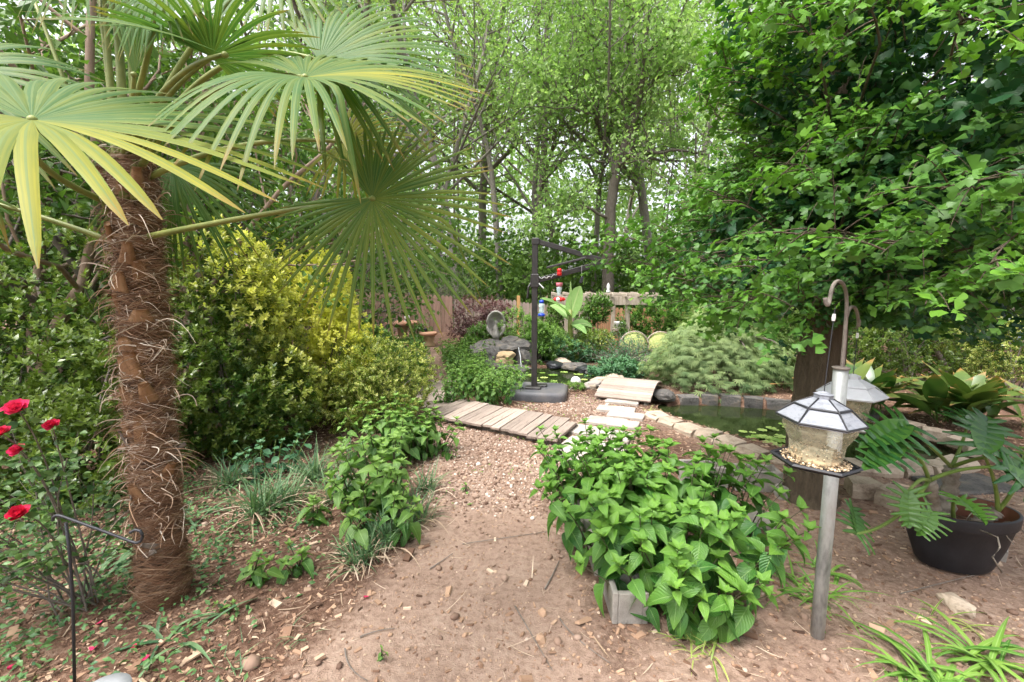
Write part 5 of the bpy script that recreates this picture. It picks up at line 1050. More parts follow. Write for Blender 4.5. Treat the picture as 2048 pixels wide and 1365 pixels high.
frond((690, 285), 2.15, (872, 318), 2.2, (.1, -.75, .6), 30, 2.0, lambda a: .75, top(2.35, 0), .10, .15, .95, seed=5, wseg=.016)
frond((425, 115), 1.9, (600, 5), 1.75, (-.55, .35, .75), 26, 1.9, .09, top(2.45, -1.2), .10, .1, 1.0, seed=6)
frond((268, 150), 1.95, (300, -60), 1.95, (.1, -.9, .1), 12, .42, .16, top(2.45, -1.5), .0, .0, 1.0, seed=7, mid=at(264, 260, 2.1) - PB)
frond((450, 110), 1.7, (60, 10), 1.45, (.1, -.35, .9), 16, .55, .03, top(2.45, -1.3), .05, .2, 1.0, seed=8)
frond((330, -40), 1.8, (200, 90), 1.8, (.0, -.8, .5), 34, 2.2, .05, top(2.45, -1.8), .1, .1, .95, single=False, seed=9, mid=at(290, 150, 2.1) - PB)
frond((345, 330), 2.6, (420, 520), 2.6, (.2, -.85, .3), 24, 1.3, .06, top(2.3, .3), .2, .05, 1.0, single=False, seed=10)
frond((200, -120), 2.2, (120, 20), 2.0, (-.2, -.6, .6), 30, 2.3, .05, top(2.45, -2.2), .2, .1, 1.0, single=False, seed=11, mid=at(215, 100, 2.25) - PB)
frond((-150, 150), 2.0, (-10, 330), 1.8, (.3, -.7, .5), 30, 2.4, .05, top(2.3, 3.1), .2, .1, 1.0, single=False, seed=12)
frond((-120, 380), 2.3, (-300, 480), 2.2, (.3, -.8, .4), 30, 2.4, .05, top(2.0, 2.9), .2, .02, 1.0, single=False, seed=13, mid=at(60, 420, 2.4) - PB)
frond((560, -60), 2.2, (620, 60), 2.0, (.1, -.8, .5), 36, 2.4, .08, top(2.45, -.8), .12, .3, .9, single=False, seed=14)
for px0, py0, px1, py1, rr in ((236, 420, 195, -30, .015), (250, 400, 225, -40, .02), (270, 400, 250, -30, .016), (215, 430, 60, -20, .01)):
    m = MB(); a, b = at(px0, py0, 2.3) - PB, at(px1, py1, 2.35) - PB; m.tube(curve(a, (a + b) / 2 + A(.03, 0, 0), b, 10), np.linspace(rr * 1.3, rr * .8, 10), 7); m.build('leaf_stalk', M['palm_stalk'], PALM, True)

# ------------------------------------------------------------------ shrubs
class Lob:
    def __init__(s, n=9, amp=.16): s.d = rdir(n); s.a = rng.uniform(-amp, amp, n) * 1.5; s.f = rng.uniform(2, 5, n)
    def __call__(s, u): return 1 + (s.a * np.cos(s.f * np.arccos(np.clip(u @ s.d.T, -1, 1)))).sum(-1) / 1.6
def blob_points(n, c, r, lob, f0=.72, f1=1.04, zmin=None):
    u = rdir(n); f = f0 + (f1 - f0) * rng.uniform(0, 1, n) ** .6 + .16 * (rng.uniform(0, 1, n) < .14) * rng.uniform(0, 1, n); p = A(*c) + u * A(*r) * (lob(u) * f)[:, None]; return p, nrm(u / A(*r))
def shrub(name, label, base, blobs, nclu, leaf, mat, tpl, tintf, n_single=0, per=8, stems=14, up=.6, cat='shrub', group=None, open_=.9, stemmat='twig', restname='foliage', key=None, rise=.45):
    t = thing(name, label, cat, tuple(base), group); P = []; U = []; tot = sum(b[2] if len(b) > 2 else 1 for b in blobs)
    for b in blobs:
        p, u = blob_points(int(nclu * (b[2] if len(b) > 2 else 1) / tot), b[0], b[1], Lob(), b[3] if len(b) > 3 else .7); P.append(p); U.append(u)
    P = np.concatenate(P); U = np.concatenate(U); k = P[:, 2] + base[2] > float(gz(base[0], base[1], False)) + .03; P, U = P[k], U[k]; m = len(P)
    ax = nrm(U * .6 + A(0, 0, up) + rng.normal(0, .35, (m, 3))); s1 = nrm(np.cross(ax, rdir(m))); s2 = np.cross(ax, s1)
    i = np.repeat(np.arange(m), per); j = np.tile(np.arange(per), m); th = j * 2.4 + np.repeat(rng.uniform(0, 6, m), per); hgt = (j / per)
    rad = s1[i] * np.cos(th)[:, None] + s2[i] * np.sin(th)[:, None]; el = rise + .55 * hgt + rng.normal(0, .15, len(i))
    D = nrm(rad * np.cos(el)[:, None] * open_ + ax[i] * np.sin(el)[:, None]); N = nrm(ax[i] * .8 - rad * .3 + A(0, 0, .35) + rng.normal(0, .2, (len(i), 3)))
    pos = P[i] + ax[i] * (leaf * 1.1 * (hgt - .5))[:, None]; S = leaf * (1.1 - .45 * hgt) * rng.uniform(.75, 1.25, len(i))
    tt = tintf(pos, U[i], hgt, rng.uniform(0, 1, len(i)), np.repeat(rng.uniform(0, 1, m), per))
    put_leaves(t, key or name + label[:9], [tpl], M[mat], pos, D, N, S, tt, n_single, restname=restname)
    st = []
    for q in rng.choice(m, min(stems, m), False):
        b0 = A(rng.normal(0, .08), rng.normal(0, .08), -.05); e = P[q]; st.append((curve(b0, A(e[0] * .45, e[1] * .45, e[2] * .7), e, 8), np.linspace(.016, .004, 8)))
    obj('stems', tubes('stems', st, M[stemmat], 5), t); return t
EU = t_leaf4(.27, .07, .10)
b = gp(120, 1010); b = A(-3.95, 4.05, 0)
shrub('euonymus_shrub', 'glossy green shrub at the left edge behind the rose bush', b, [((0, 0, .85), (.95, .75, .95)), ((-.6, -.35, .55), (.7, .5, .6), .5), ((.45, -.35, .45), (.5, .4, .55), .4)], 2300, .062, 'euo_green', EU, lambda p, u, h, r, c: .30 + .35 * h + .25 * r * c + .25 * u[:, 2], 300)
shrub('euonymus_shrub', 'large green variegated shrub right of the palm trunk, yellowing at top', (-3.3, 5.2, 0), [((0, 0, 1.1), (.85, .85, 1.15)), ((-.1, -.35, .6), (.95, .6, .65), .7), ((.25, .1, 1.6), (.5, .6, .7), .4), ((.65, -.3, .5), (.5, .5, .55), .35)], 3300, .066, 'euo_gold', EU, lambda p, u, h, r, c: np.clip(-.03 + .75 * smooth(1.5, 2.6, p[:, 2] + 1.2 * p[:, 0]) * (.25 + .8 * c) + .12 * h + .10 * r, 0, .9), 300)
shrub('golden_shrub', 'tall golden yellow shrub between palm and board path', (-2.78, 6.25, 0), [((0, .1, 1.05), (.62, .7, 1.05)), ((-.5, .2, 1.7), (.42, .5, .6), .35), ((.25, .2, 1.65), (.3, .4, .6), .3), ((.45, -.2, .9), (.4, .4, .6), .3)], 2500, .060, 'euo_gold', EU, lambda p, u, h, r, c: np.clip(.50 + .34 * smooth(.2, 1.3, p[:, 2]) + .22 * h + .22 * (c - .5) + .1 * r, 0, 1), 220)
shrub('variegated_shrub', 'low cream and yellow variegated shrub at the board path edge', (-1.85, 6.0, 0), [((0, 0, .48), (.62, .62, .55)), ((.3, .1, .45), (.4, .5, .42), .4), ((-.3, -.35, .42), (.45, .4, .42), .4)], 1900, .054, 'euo_var', EU, lambda p, u, h, r, c: .35 + .4 * h + .2 * r, 220)
GL = t_leaf4(.22, .07, .1)
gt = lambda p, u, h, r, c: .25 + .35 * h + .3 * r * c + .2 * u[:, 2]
for nm, lab, base, bl_, n_, lf, mt in (
    ('green_shrub', 'fine green bush spilling beside the far plank path', (-2.1, 8.0, 0), [((0, 0, .4), (.55, .9, .5))], 900, .07, 'privet'),
    ('green_shrub', 'light green bush in front of the clay pot', (-3.55, 11.2, 0), [((0, 0, .4), (.45, .6, .55))], 900, .08, 'weed'),
    ('green_shrub', 'bushy green shrub left of the table behind the golden shrub', (-4.7, 11.6, 0), [((0, 0, .6), (.7, .8, .8))], 900, .09, 'privet'),
    ('ivy_shrub', 'dark ivy clump below the round table', (-2.75, 13.6, 0), [((0, 0, .25), (.3, .3, .4))], 260, .09, 'privet'),
    ('evergreen_shrub', 'bright green shrub right of the shell statue', (.35, 11.6, 0), [((0, 0, .55), (.7, .5, .6)), ((.3, -.2, .35), (.8, .6, .5))], 1100, .085, 'weed'),
    ('evergreen_shrub', 'green shrub left of the shell statue', (-.75, 11.7, 0), [((0, 0, .32), (.5, .5, .42))], 500, .085, 'privet'),
    ('evergreen_shrub', 'dark shrub between waterfall and umbrella pole', (.62, 10.9, 0), [((0, 0, .3), (.42, .4, .55))], 600, .08, 'privet'),
    ('ivy_column', 'tall narrow ivy-clad stump before the grey fence', (1.35, 14.2, -.25), [((0, 0, .7), (.28, .28, .8))], 420, .10, 'under_leaf'),
    ('ivy_column', 'shorter ivy-clad clump left of the tall ivy stump', (.85, 13.8, -.2), [((0, 0, .5), (.4, .3, .5))], 420, .10, 'under_leaf'),
    ('silver_groundcover', 'grey-green low planting beyond the upper pond', (1.35, 11.6, -.1), [((0, 0, .25), (.9, .7, .35))], 900, .07, 'peony'),
    ('round_shrub', 'rounded dark green shrub right of banana stem', (2.05, 11.4, -.1), [((0, 0, .3), (.55, .45, .45))], 800, .07, 'euo_green'),
    ('strappy_patch', 'green low plants in front of the grey bush by bridge', (2.15, 8.95, 0), [((0, 0, .1), (.5, .35, .25))], 400, .10, 'peony'),
    ('low_weed_patch', 'low creeping green weeds right of the umbrella base', (.95, 7.9, 0), [((0, 0, .02), (.5, .22, .08))], 300, .055, 'weed'),
    ('vine_shrub', 'climbing green vine mound right of the arbor post', (4.4, 13.4, -.3), [((0, 0, .7), (1.1, .7, .9))], 1100, .12, 'privet'),
    ('vine_shrub', 'leafy green mound beside the orange fence far right', (6.3, 14.5, -.35), [((0, 0, .7), (1.1, .7, .9))], 900, .12, 'privet'),
    ('dark_shrub', 'dark shrub behind the ginkgo trunk right of maple', (5.8, 9.2, -.05), [((0, 0, .6), (1.0, .7, .8))], 900, .09, 'under_leaf'),
    ('dark_shrub', 'dark green shrub with yellowish tips behind broad-leaved clumps', (7.3, 8.2, 0), [((0, 0, .6), (1.0, .6, .75))], 900, .08, 'euo_green'),
    ('yellow_shrub', 'yellow-green fine shrub at the right edge below the house', (8.3, 7.4, 0), [((0, 0, .7), (.8, .6, .75))], 900, .07, 'euo_var'),
    ('thicket_shrub', 'dark leafy shrub low at the left edge behind the glossy green shrub', (-6.2, 5.6, 0), [((0, 0, .9), (1.3, .8, 1.2))], 1300, .09, 'under_leaf'),
    ('thicket_shrub', 'dark leafy shrub behind the palm trunk and glossy shrub', (-4.9, 6.6, 0), [((0, 0, .9), (1.2, .8, 1.2))], 1300, .09, 'under_leaf'),
    ('thicket_shrub', 'low thicket shrub farther back at the left edge', (-8.5, 7.2, 0), [((0, 0, 1.0), (1.8, 1.0, 1.3))], 1300, .11, 'under_leaf'),
    ('dark_shrub', 'dark hedge shrub behind the right pond end', (8.8, 10.2, -.1), [((0, 0, .9), (1.8, .9, 1.2))], 1300, .11, 'under_leaf'),
    ('dark_shrub', 'dark hedge shrub between maple and the ginkgo trunk, far back', (6.6, 11.6, -.15), [((0, 0, .9), (1.6, .8, 1.2))], 1100, .11, 'under_leaf'),
    ('dark_shrub', 'dark hedge shrub at the right edge under the house', (11.2, 10.5, -.1), [((0, 0, .9), (1.8, .9, 1.2))], 1100, .11, 'under_leaf'),
    ('arbor_vine', 'leafy vine hanging from the arbor beam beside banana leaf', (2.45, 12.9, -.2), [((0, 0, 1.35), (.35, .25, .35)), ((-.35, 0, .95), (.35, .25, .4), .8) ], 260, .12, 'privet'),
    ('purple_shrub', 'purple-leaved maple shrub before the grey fence', (-.95, 13.0, 0), [((0, 0, .85), (.75, .6, .6)), ((.5, 0, 1.0), (.5, .4, .35), .4), ((-.2, 0, .45), (.6, .5, .5), .4)], 800, .085, 'purple_leaf')):
    shrub(nm, lab, base, bl_, n_, lf, mt, GL, gt, 0, per=7, stems=10)
# small red flowers bush behind the golden shrub and twiggy grey bushes
def twiggy(name, label, base, r, h, n, mat='twig', leafmat=None, lf=.05):
    t = thing(name, label, 'shrub', tuple(base)); tb = []; tips = []
    for _ in range(n):
        d = rdir(1, 1.1)[0]; d[2] = abs(d[2]); grow((rng.normal(0, .1), rng.normal(0, .1), 0), d * A(r / h, r / h, 1), h * rng.uniform(.6, 1.1), .010, 1, 5, tb, tips, .16, .02, .7, .25)
    obj('stems', tubes('stems', tb, M[mat], 4), t)
    if leafmat: stuff(obj('foliage', crown_mesh('foliage', tips, 2, .05, lf, M[leafmat], 1, GL), t))
    return t
twiggy('twiggy_shrub', 'grey twiggy half-bare bush beside the upper pond', (2.55, 9.9, 0), .8, .75, 60, 'twig', 'peony', .045)
twiggy('twiggy_shrub', 'bare grey twiggy bush behind the golden shrub near the fence', (-4.0, 12.6, 0), .8, 1.7, 40, 'twig', None)
twiggy('twiggy_shrub', 'tangled grey bush rising behind the left end of fence', (-5.2, 18.2, 0), 1.8, 3.0, 60, 'twig', 'under_leaf', .08)
twiggy('twiggy_shrub', 'pale grey tangle of twigs behind the fence under the palm fan', (-3.2, 18.6, 0), 2.0, 3.2, 70, 'twig', 'under_leaf', .08)
def banana():
    b = gp(1140, 722); t = thing('banana_plant', 'young banana plant with broad torn leaves by the upper pond', 'banana plant', tuple(b)); Y = b[1]; q = np.array([atY(px, py, Y) for px, py in ((1140, 725), (1142, 690), (1140, 650), (1141, 620))]) - b; m = MB(); m.tube(q, (.09, .075, .06, .045), 10); m.build('stem', M['palm_stalk'], t, True)
    def bl(pa, pm, pb, W, N, name='leaf', tint=.5):
        q = curve(np.array(pa), np.array(pm), np.array(pb), 14); d = nrm(np.gradient(q, axis=0)); N = A(*N); sd = nrm(np.cross(d, N)); st = np.linspace(0, 1, 14); w = W / 2 * np.sin(np.pi * np.clip(st * .93 + .06, 0, 1)) ** .6 * (1 + rng.normal(0, .05, 14)); nn = np.cross(sd, d)
        V = np.concatenate([q - sd * w[:, None] + nn * (w * .25)[:, None], q, q + sd * w[:, None] + nn * (w * .25)[:, None]]); m = MB(); m.add(V, [(j * 14 + k, (j + 1) * 14 + k, (j + 1) * 14 + k + 1, j * 14 + k + 1) for j in range(2) for k in range(13)], uv=np.concatenate([np.stack([0 * st + u, st], -1) for u in (0, .5, 1)]), tint=tint); m.build(name, M['banana'], t, True)
    at_ = lambda px, py, dy=0: atY(px, py, Y + dy) - b
    bl(at_(1141, 635), at_(1150, 600), at_(1161, 573, -.1), .42, (-.45, -.9, .1), tint=.65); bl(at_(1140, 632), at_(1118, 605, -.3), at_(1080, 598, -.5), .34, (0, -.35, .9), tint=.4); bl(at_(1139, 640), at_(1122, 612, .3), at_(1100, 612, .5), .36, (0, -.4, .9), tint=.6)
    bl(at_(1141, 622), at_(1141, 590), at_(1141, 563), .06, (0, -1, 0), 'furled_leaf', .9); bl(at_(1143, 650), at_(1155, 650, -.3), at_(1172, 668, -.5), .26, (.2, -.5, .8), tint=.3); bl(at_(1142, 690), at_(1150, 688), at_(1165, 672), .10, (0, -1, .2), tint=.8); bl(at_(1142, 655), at_(1165, 640, .2), at_(1185, 655, .3), .28, (.2, -.6, .8), tint=.35)
banana()
# weeping laceleaf maple
b = A(4.05, 8.6, 0); t = thing('weeping_maple', 'mounded weeping laceleaf maple with fine pale green leaves behind the pond', 'tree', tuple(b)); tiers = []
P = []; Nn = []
nm = 7000; u = rdir(nm * 2); u = u[u[:, 2] > -.15][:nm]; lob = Lob(12, .22); f = rng.choice([1.0, .85, .68, .5], len(u), p=[.45, .27, .18, .1]) * (1 + rng.normal(0, .03, len(u)))
pp = u * A(1.45, 1.05, 1.15) * (lob(u) * f)[:, None]; pp[:, 2] += .22; hz_ = np.hypot(pp[:, 0], pp[:, 1]); az_ = np.arctan2(pp[:, 1], pp[:, 0]); pp[:, 2] += .10 * np.sin(az_ * 5 + hz_ * 6) + .08 * np.sin(az_ * 11 - hz_ * 9) + rng.normal(0, .05, len(u))
out = nrm(u * A(1, 1, .15)); k = pp[:, 2] > -.2
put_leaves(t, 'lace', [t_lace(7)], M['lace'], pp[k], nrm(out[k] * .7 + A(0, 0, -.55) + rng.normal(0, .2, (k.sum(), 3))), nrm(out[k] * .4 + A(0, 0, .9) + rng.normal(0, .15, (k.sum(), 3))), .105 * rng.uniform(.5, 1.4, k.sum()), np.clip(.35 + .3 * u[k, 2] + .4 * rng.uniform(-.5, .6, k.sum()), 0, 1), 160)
tb = []; tp = []
for a in np.linspace(0, 6.28, 9)[:-1]: e = A(1.1 * math.cos(a), .8 * math.sin(a), .75); tb.append((curve((0, 0, -.1), (e[0] * .3, e[1] * .3, 1.25), e, 9), np.linspace(.05, .01, 9)))
obj('trunk', tubes('trunk', tb, M['bark_dark'], 6), t)

# ------------------------------------------------------------------ ginkgo
GT = gp(1632, 1008); GT[1] += .1; t = GK = thing('ginkgo_tree', 'spreading ginkgo with fan-shaped leaves and rough brown trunk, right side', 'tree', tuple(GT))
m = MB(); q = np.array([(0, 0, -.1), (0, 0, .1), (-.02, 0, .5), (.01, .02, 1.2), (.03, .03, 2.2), (0, .05, 3.4), (0, 0, 5.0)]); q = np.stack([np.interp(np.linspace(0, 1, 26), np.linspace(0, 1, 7), q[:, k]) for k in range(3)], -1)
m.tube(q + rng.normal(0, .006, q.shape), np.interp(np.linspace(0, 1, 26), [0, .05, .15, .5, 1], [.27, .235, .205, .18, .06]), 16); tk = m.build('trunk', M['bark_ginkgo'], t, True)
sh = []; LP = []; LD = []; LN = []; LS = []; LT = []; cam_l = A(0, 0, CH) - GT
def spray(p, d, L, nl, ls, tn):
    """one shoot carrying fan leaves"""
    d = nrm(d); e = p + d * L; mid = (p + e) / 2 + A(0, 0, .10 * L); e = e + A(0, 0, -.08 * L); q = curve(p, mid, e, 6); sh.append((q, np.linspace(.006, .002, 6)))
    for k in range(nl):
        s = .15 + .85 * (k + rng.uniform(0, 1)) / nl; c = (1 - s) ** 2 * p + 2 * s * (1 - s) * mid + s * s * e; a = rng.uniform(0, 6.28); s1 = nrm(np.cross(d, A(.1, .2, 1))); s2 = np.cross(s1, d); rad = s1 * math.cos(a) + s2 * math.sin(a) * .45
        LD.append(nrm(rad + d * .5 + A(0, 0, -.22) + rng.normal(0, .2, 3))); LN.append(nrm(A(0, 0, .8) + d * .3 + rng.normal(0, .4, 3))); LP.append(c); LS.append(ls * 1.0 * rng.uniform(.6, 1.2) * (1 - .35 * s)); LT.append(tn + .25 * s * rng.uniform(.3, 1))
lob = Lob(14, .16)
CC = A(.45, .10, 2.95)   # crown centre over the trunk
def crown_r(u):
    """radii: broad near the bottom, pinched towards the top"""
    return A(1, 1, 1) * np.where(u[:, 2:3] > 0, np.stack([np.full(len(u), 1.75), np.full(len(u), 1.75), np.full(len(u), 2.7)], -1), np.stack([np.full(len(u), 1.85), np.full(len(u), 1.95), np.full(len(u), 1.45)], -1))
ns = 5600; u = rdir(ns); 
for i in range(ns):
    ui = u[i]; f = (.78 + .3 * rng.uniform(0, 1)) if i < 4300 else rng.uniform(.4, .8); p = CC + (ui * crown_r(ui[None])[0]) * float(lob(ui[None])[0]) * f
    facing = (p - CC).dot(cam_l - CC) > -.6
    if not facing and i % 4: continue
    az_ = math.atan2(ui[1], ui[0])
    if i < 4300 and math.sin(p[2] * 7.5 + 1.6 * math.sin(az_ * 3) + az_ * 2) + .45 * math.sin(az_ * 9 + p[2] * 4) < -.45: continue
    if p[2] < 1.25: continue
    out = nrm(A(ui[0], ui[1], ui[2] * .55 + .12)); spray(p - out * .15, out + rng.normal(0, .25, 3), rng.uniform(.28, .5), 11 if i < 4300 else 9, .095, .15 + .48 * float(smooth(2.0, 4.0, p[2])) + .12 * rng.normal())  # tint paler higher up: new leaves, plus light from above painted in
# long outer boughs seen in the photograph: (start px, Y) -> (end px, Y)
for (a, ya, b_, yb, ns_, up) in (((1560, 470), 3.0, (1420, 390), 2.5, 9, 0), ((1700, 400), 2.6, (1560, 330), 2.2, 9, 0), ((1750, 500), 2.5, (1590, 470), 2.0, 9, 0), ((1880, 480), 2.4, (1760, 510), 1.8, 9, 0), ((1990, 420), 2.3, (1880, 380), 1.8, 9, 0), ((2060, 470), 2.2, (1960, 560), 1.65, 9, 0), ((1900, 560), 2.3, (1850, 610), 1.8, 7, 0),
        ((1500, 560), 3.4, (1210, 470), 4.2, 14, 0), ((1480, 600), 3.6, (1180, 505), 4.4, 14, 0), ((1450, 520), 3.8, (1240, 440), 4.6, 12, 0), ((1450, 590), 3.4, (1290, 560), 3.6, 10, 0), ((1600, 600), 3.0, (1460, 620), 2.5, 10, 0), ((1640, 600), 2.8, (1560, 640), 2.2, 9, 0), ((1660, 650), 2.6, (1590, 680), 2.1, 7, 0), ((1560, 610), 3.2, (1330, 610), 3.2, 9, 0), ((1500, 600), 3.6, (1420, 660), 3.2, 8, 0),
        ((1800, 560), 2.6, (1700, 590), 2.0, 10, 0), ((1700, 560), 2.9, (1620, 600), 2.3, 10, 0), ((1960, 580), 2.6, (1900, 600), 2.0, 10, 0), ((1620, 520), 2.9, (1500, 540), 2.4, 10, 0), ((1500, 300), 3.6, (1370, 200), 3.8, 10, 0), ((1500, 200), 3.4, (1400, 90), 3.4, 10, 0), ((1640, 120), 2.6, (1560, 30), 2.3, 9, 0), ((1760, 90), 2.4, (1720, 10), 2.0, 8, 0), ((1900, 120), 2.3, (1930, 40), 1.9, 8, 0)):
    A0, B0 = atY(*a, ya) - GT, atY(*b_, yb) - GT; mid = (A0 + B0) / 2 + A(0, 0, .12); q = curve(A0, mid, B0, 12); sh.append((q, np.linspace(.009, .003, 12))); d = nrm(B0 - A0)
    root = A(0, 0, max(1.2, A0[2] - .35)); sh.append((curve(root, (root + A0) / 2 + A(0, 0, .1), A0, 8), np.linspace(.014, .009, 8)))
    for k in range(ns_):
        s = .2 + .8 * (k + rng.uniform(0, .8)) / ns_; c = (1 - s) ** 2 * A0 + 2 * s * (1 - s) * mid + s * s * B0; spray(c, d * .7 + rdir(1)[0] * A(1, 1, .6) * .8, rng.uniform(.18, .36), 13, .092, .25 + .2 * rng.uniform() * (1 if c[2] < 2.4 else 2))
nf_ = 22000; uu = rdir(nf_); ff = rng.uniform(.25, .88, nf_) ** .8; pf = CC + uu * crown_r(uu) * (lob(uu) * ff)[:, None]; kf = pf[:, 2] > 1.3; LP += list(pf[kf]); LD += list(rdir(nf_, -.3)[kf]); LN += list(rdir(nf_, 1.2)[kf]); LS += list(rng.uniform(.08, .12, nf_)[kf]); LT += list(rng.uniform(.0, .15, nf_)[kf])  # inner filler leaves tinted dark, painting the shade inside the crown
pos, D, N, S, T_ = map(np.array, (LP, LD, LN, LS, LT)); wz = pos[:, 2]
# keep the view of the feeders, the pot and the trunk foot free, as the photograph shows them
def in_crown(pos):
    w = pos + GT - A(0, 0, CH); f = np.maximum(w[:, 1] * math.cos(PITCH) - w[:, 2] * math.sin(PITCH), .05); PX = 1024 + FPX * w[:, 0] / f; PY = 682.5 - FPX * (w[:, 1] * math.sin(PITCH) + w[:, 2] * math.cos(PITCH)) / f
    low = np.interp(PX, [1100, 1180, 1300, 1420, 1500, 1590, 1640, 1720, 1800, 2048], [545, 565, 600, 670, 700, 720, 660, 640, 650, 680]); left = np.interp(PY, [-200, 0, 100, 250, 420, 470, 560, 640], [1500, 1440, 1400, 1340, 1320, 1150, 1160, 1300])
    fr = rng.normal(0, 9, len(pos)) if len(pos) > 3 else 0
    return (PY < low + fr * .5) & (PX > left + fr * 1.6 + 10) & (f > .9) & ~((f < 2.75) & (abs(PX - 1690) < 75) & (PY > 535))
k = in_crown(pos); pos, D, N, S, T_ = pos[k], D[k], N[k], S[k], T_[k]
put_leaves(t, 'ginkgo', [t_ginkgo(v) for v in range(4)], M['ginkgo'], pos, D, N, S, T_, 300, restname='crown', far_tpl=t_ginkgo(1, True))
obj('branches', tubes('branches', [(q, r * .7) for (q, r) in sh if in_crown(q[[0, len(q) // 2, -1]]).all()], M['bark_ginkgo'], 4), t)
for a in np.linspace(0, 6.28, 14)[:-1]:
    z_ = rng.uniform(1.5, 3.6); e = A(.75 * math.cos(a), .75 * math.sin(a), z_ + rng.uniform(.1, .6)); m = MB(); m.tube(curve((0, 0, z_), (e[0] * .5, e[1] * .5, z_ + .05), e, 8), np.linspace(.022, .008, 8), 6); m.build('limb', M['bark_ginkgo'], t, True)

# ------------------------------------------------------------------ leafy perennials
def perennial_arr(n, R, H, leaf, lean=.5, gap=.075, rx=1, ry=1, seed=0, tip=True):
    r_ = np.random.default_rng(seed); st = []; P = []; D = []; N = []; S = []; T_ = []
    for i in range(n):
        a = r_.uniform(0, 6.28); rr = math.sqrt(r_.uniform(0, 1)); b = A(R * rx * rr * math.cos(a) * .75, R * ry * rr * math.sin(a) * .75, 0); h = H * r_.uniform(.72, 1.1) * (1 - .25 * rr); ln = lean * rr * r_.uniform(.6, 1.25)
        e = b + A(math.cos(a) * ln * h * rx, math.sin(a) * ln * h * ry, h) + A(*r_.normal(0, .03, 2), 0); mid = b + A((e - b)[0] * .3, (e - b)[1] * .3, h * .6); q = curve(b, mid, e, 9); st.append((q, np.linspace(.006, .0025, 9))); nn = max(3, int(h / gap)); ph = r_.uniform(0, 3.14)
        for k in range(nn):
            s = .18 + .8 * k / (nn - 1); c = (1 - s) ** 2 * b + 2 * s * (1 - s) * mid + s * s * e; up = nrm(2 * (1 - s) * (mid - b) + 2 * s * (e - mid)); s1 = nrm(np.cross(up, A(.3, .5, .1))); s2 = np.cross(up, s1)
            for sg in (0, math.pi):
                th = ph + k * 1.571 + sg + r_.normal(0, .2); h_ = s1 * math.cos(th) + s2 * math.sin(th); el = (-.75 + 1.25 * s ** 1.5) + r_.normal(0, .18); d = nrm(h_ * math.cos(el) + up * math.sin(el) + A(0, 0, -.12)); P.append(c); D.append(d); N.append(nrm(up * .9 + A(0, 0, .4) + r_.normal(0, .15, 3) + h_ * .25 * (1 - s))); sz = np.interp(s, [0, .25, .6, .85, 1], [.75, 1.0, 1.05, .8, .5]); S.append(leaf * sz * r_.uniform(.8, 1.2)); T_.append(np.clip(.12 + .5 * s ** 2 + r_.normal(0, .08), 0, 1))
        if tip:
            for k in range(5): th = k * 1.3 + ph; h_ = A(math.cos(th), math.sin(th), 0); P.append(e); D.append(nrm(h_ * .6 + A(0, 0, .75))); N.append(nrm(A(0, 0, .6) - h_ * .6)); S.append(leaf * r_.uniform(.28, .45)); T_.append(r_.uniform(.55, .8))
    return st, np.array(P), np.array(D), np.array(N), np.array(S), np.array(T_)
SV = [t_ovate(9, .52, .10, .22, 0, .55, .13), t_ovate(9, .50, .15, .34, .15, .54, .13), t_ovate(9, .55, .06, .12, -.12, .52, .13), t_ovate(9, .48, .18, .42, 0, .56, .13, .04), t_ovate(9, .5, .02, .3, .3, .55, .13, -.05)]
def perennial(label, base, n, R, H, leaf, mat='salvia', single=0, seed=0, lean=.5, rx=1, ry=1, name='leafy_perennial', group=None, stem='stem_purple', gap=.075, tpls=None):
    t = thing(name, label, 'plant', tuple(base), group); st, P, D, N, S, T_ = perennial_arr(n, R, H, leaf, lean, gap, rx, ry, seed)
    obj('stems', tubes('stems', st, M[stem], 5), t); put_leaves(t, 'per' + mat, tpls or SV, M[mat], P, D, N, S, T_, single, far_tpl=t_ovate(5, .6, .12, .25)); return t
perennial('large bright green leafy plant overflowing the cinder block bed', (1.08, 3.0, .10), 104, .80, .62, .175, 'salvia', 300, 3, .5, 1.08, 1.15, 'bedding_plant', gap=.085)
perennial('leafy stems drooping over the front right of the raised bed', (.98, 2.40, .05), 22, .38, .40, .19, 'salvia', 160, 5, .9, 1.1, .7, 'bedding_plant', gap=.07)
perennial('tall leafy stems at the back of the raised bed', (.75, 3.65, .05), 26, .42, .66, .15, 'salvia', 160, 6, .4, 1.2, .8, 'bedding_plant')
perennial('light green leafy plant beside the boardwalk left end', (-1.28, 4.7, .03), 30, .50, .62, .145, 'weed', 200, 7, .5)
perennial('leafy plant with drooping dark leaves left of the gravel', (-.92, 4.8, .03), 16, .32, .46, .15, 'weed', 120, 8, .7)
perennial('upright leafy plant growing out of the grass clumps', (-1.08, 3.6, .03), 18, .36, .58, .155, 'weed', 160, 9, .45)
perennial('low leafy plant in front of grass by the dirt path', (-.98, 3.15, .03), 12, .28, .36, .15, 'weed', 110, 10, .5)
g = gp(625, 1050); perennial('small leafy sprout left of the low leafy plant', tuple(g), 4, .08, .2, .14, 'weed', 40, 11, .3, name='leafy_sprout')
g = gp(590, 1150); perennial('small upright sprout on the mulch in front of the grass', tuple(g), 4, .07, .22, .12, 'weed', 40, 12, .3, name='leafy_sprout')
g = gp(520, 1160); perennial('reddish-tipped small sprout beside the mulch edge', tuple(g), 4, .07, .2, .11, 'weed', 40, 13, .3, name='leafy_sprout')
g = gp(932, 985); perennial('tiny green seedling on the dirt left of the big plant', tuple(g), 2, .03, .08, .05, 'weed', 24, 14, .3, name='leafy_sprout')
g = gp(906, 915); perennial('tiny green seedling in the gravel near the boardwalk', tuple(g), 2, .05, .1, .05, 'weed', 24, 15, .3, name='leafy_sprout')
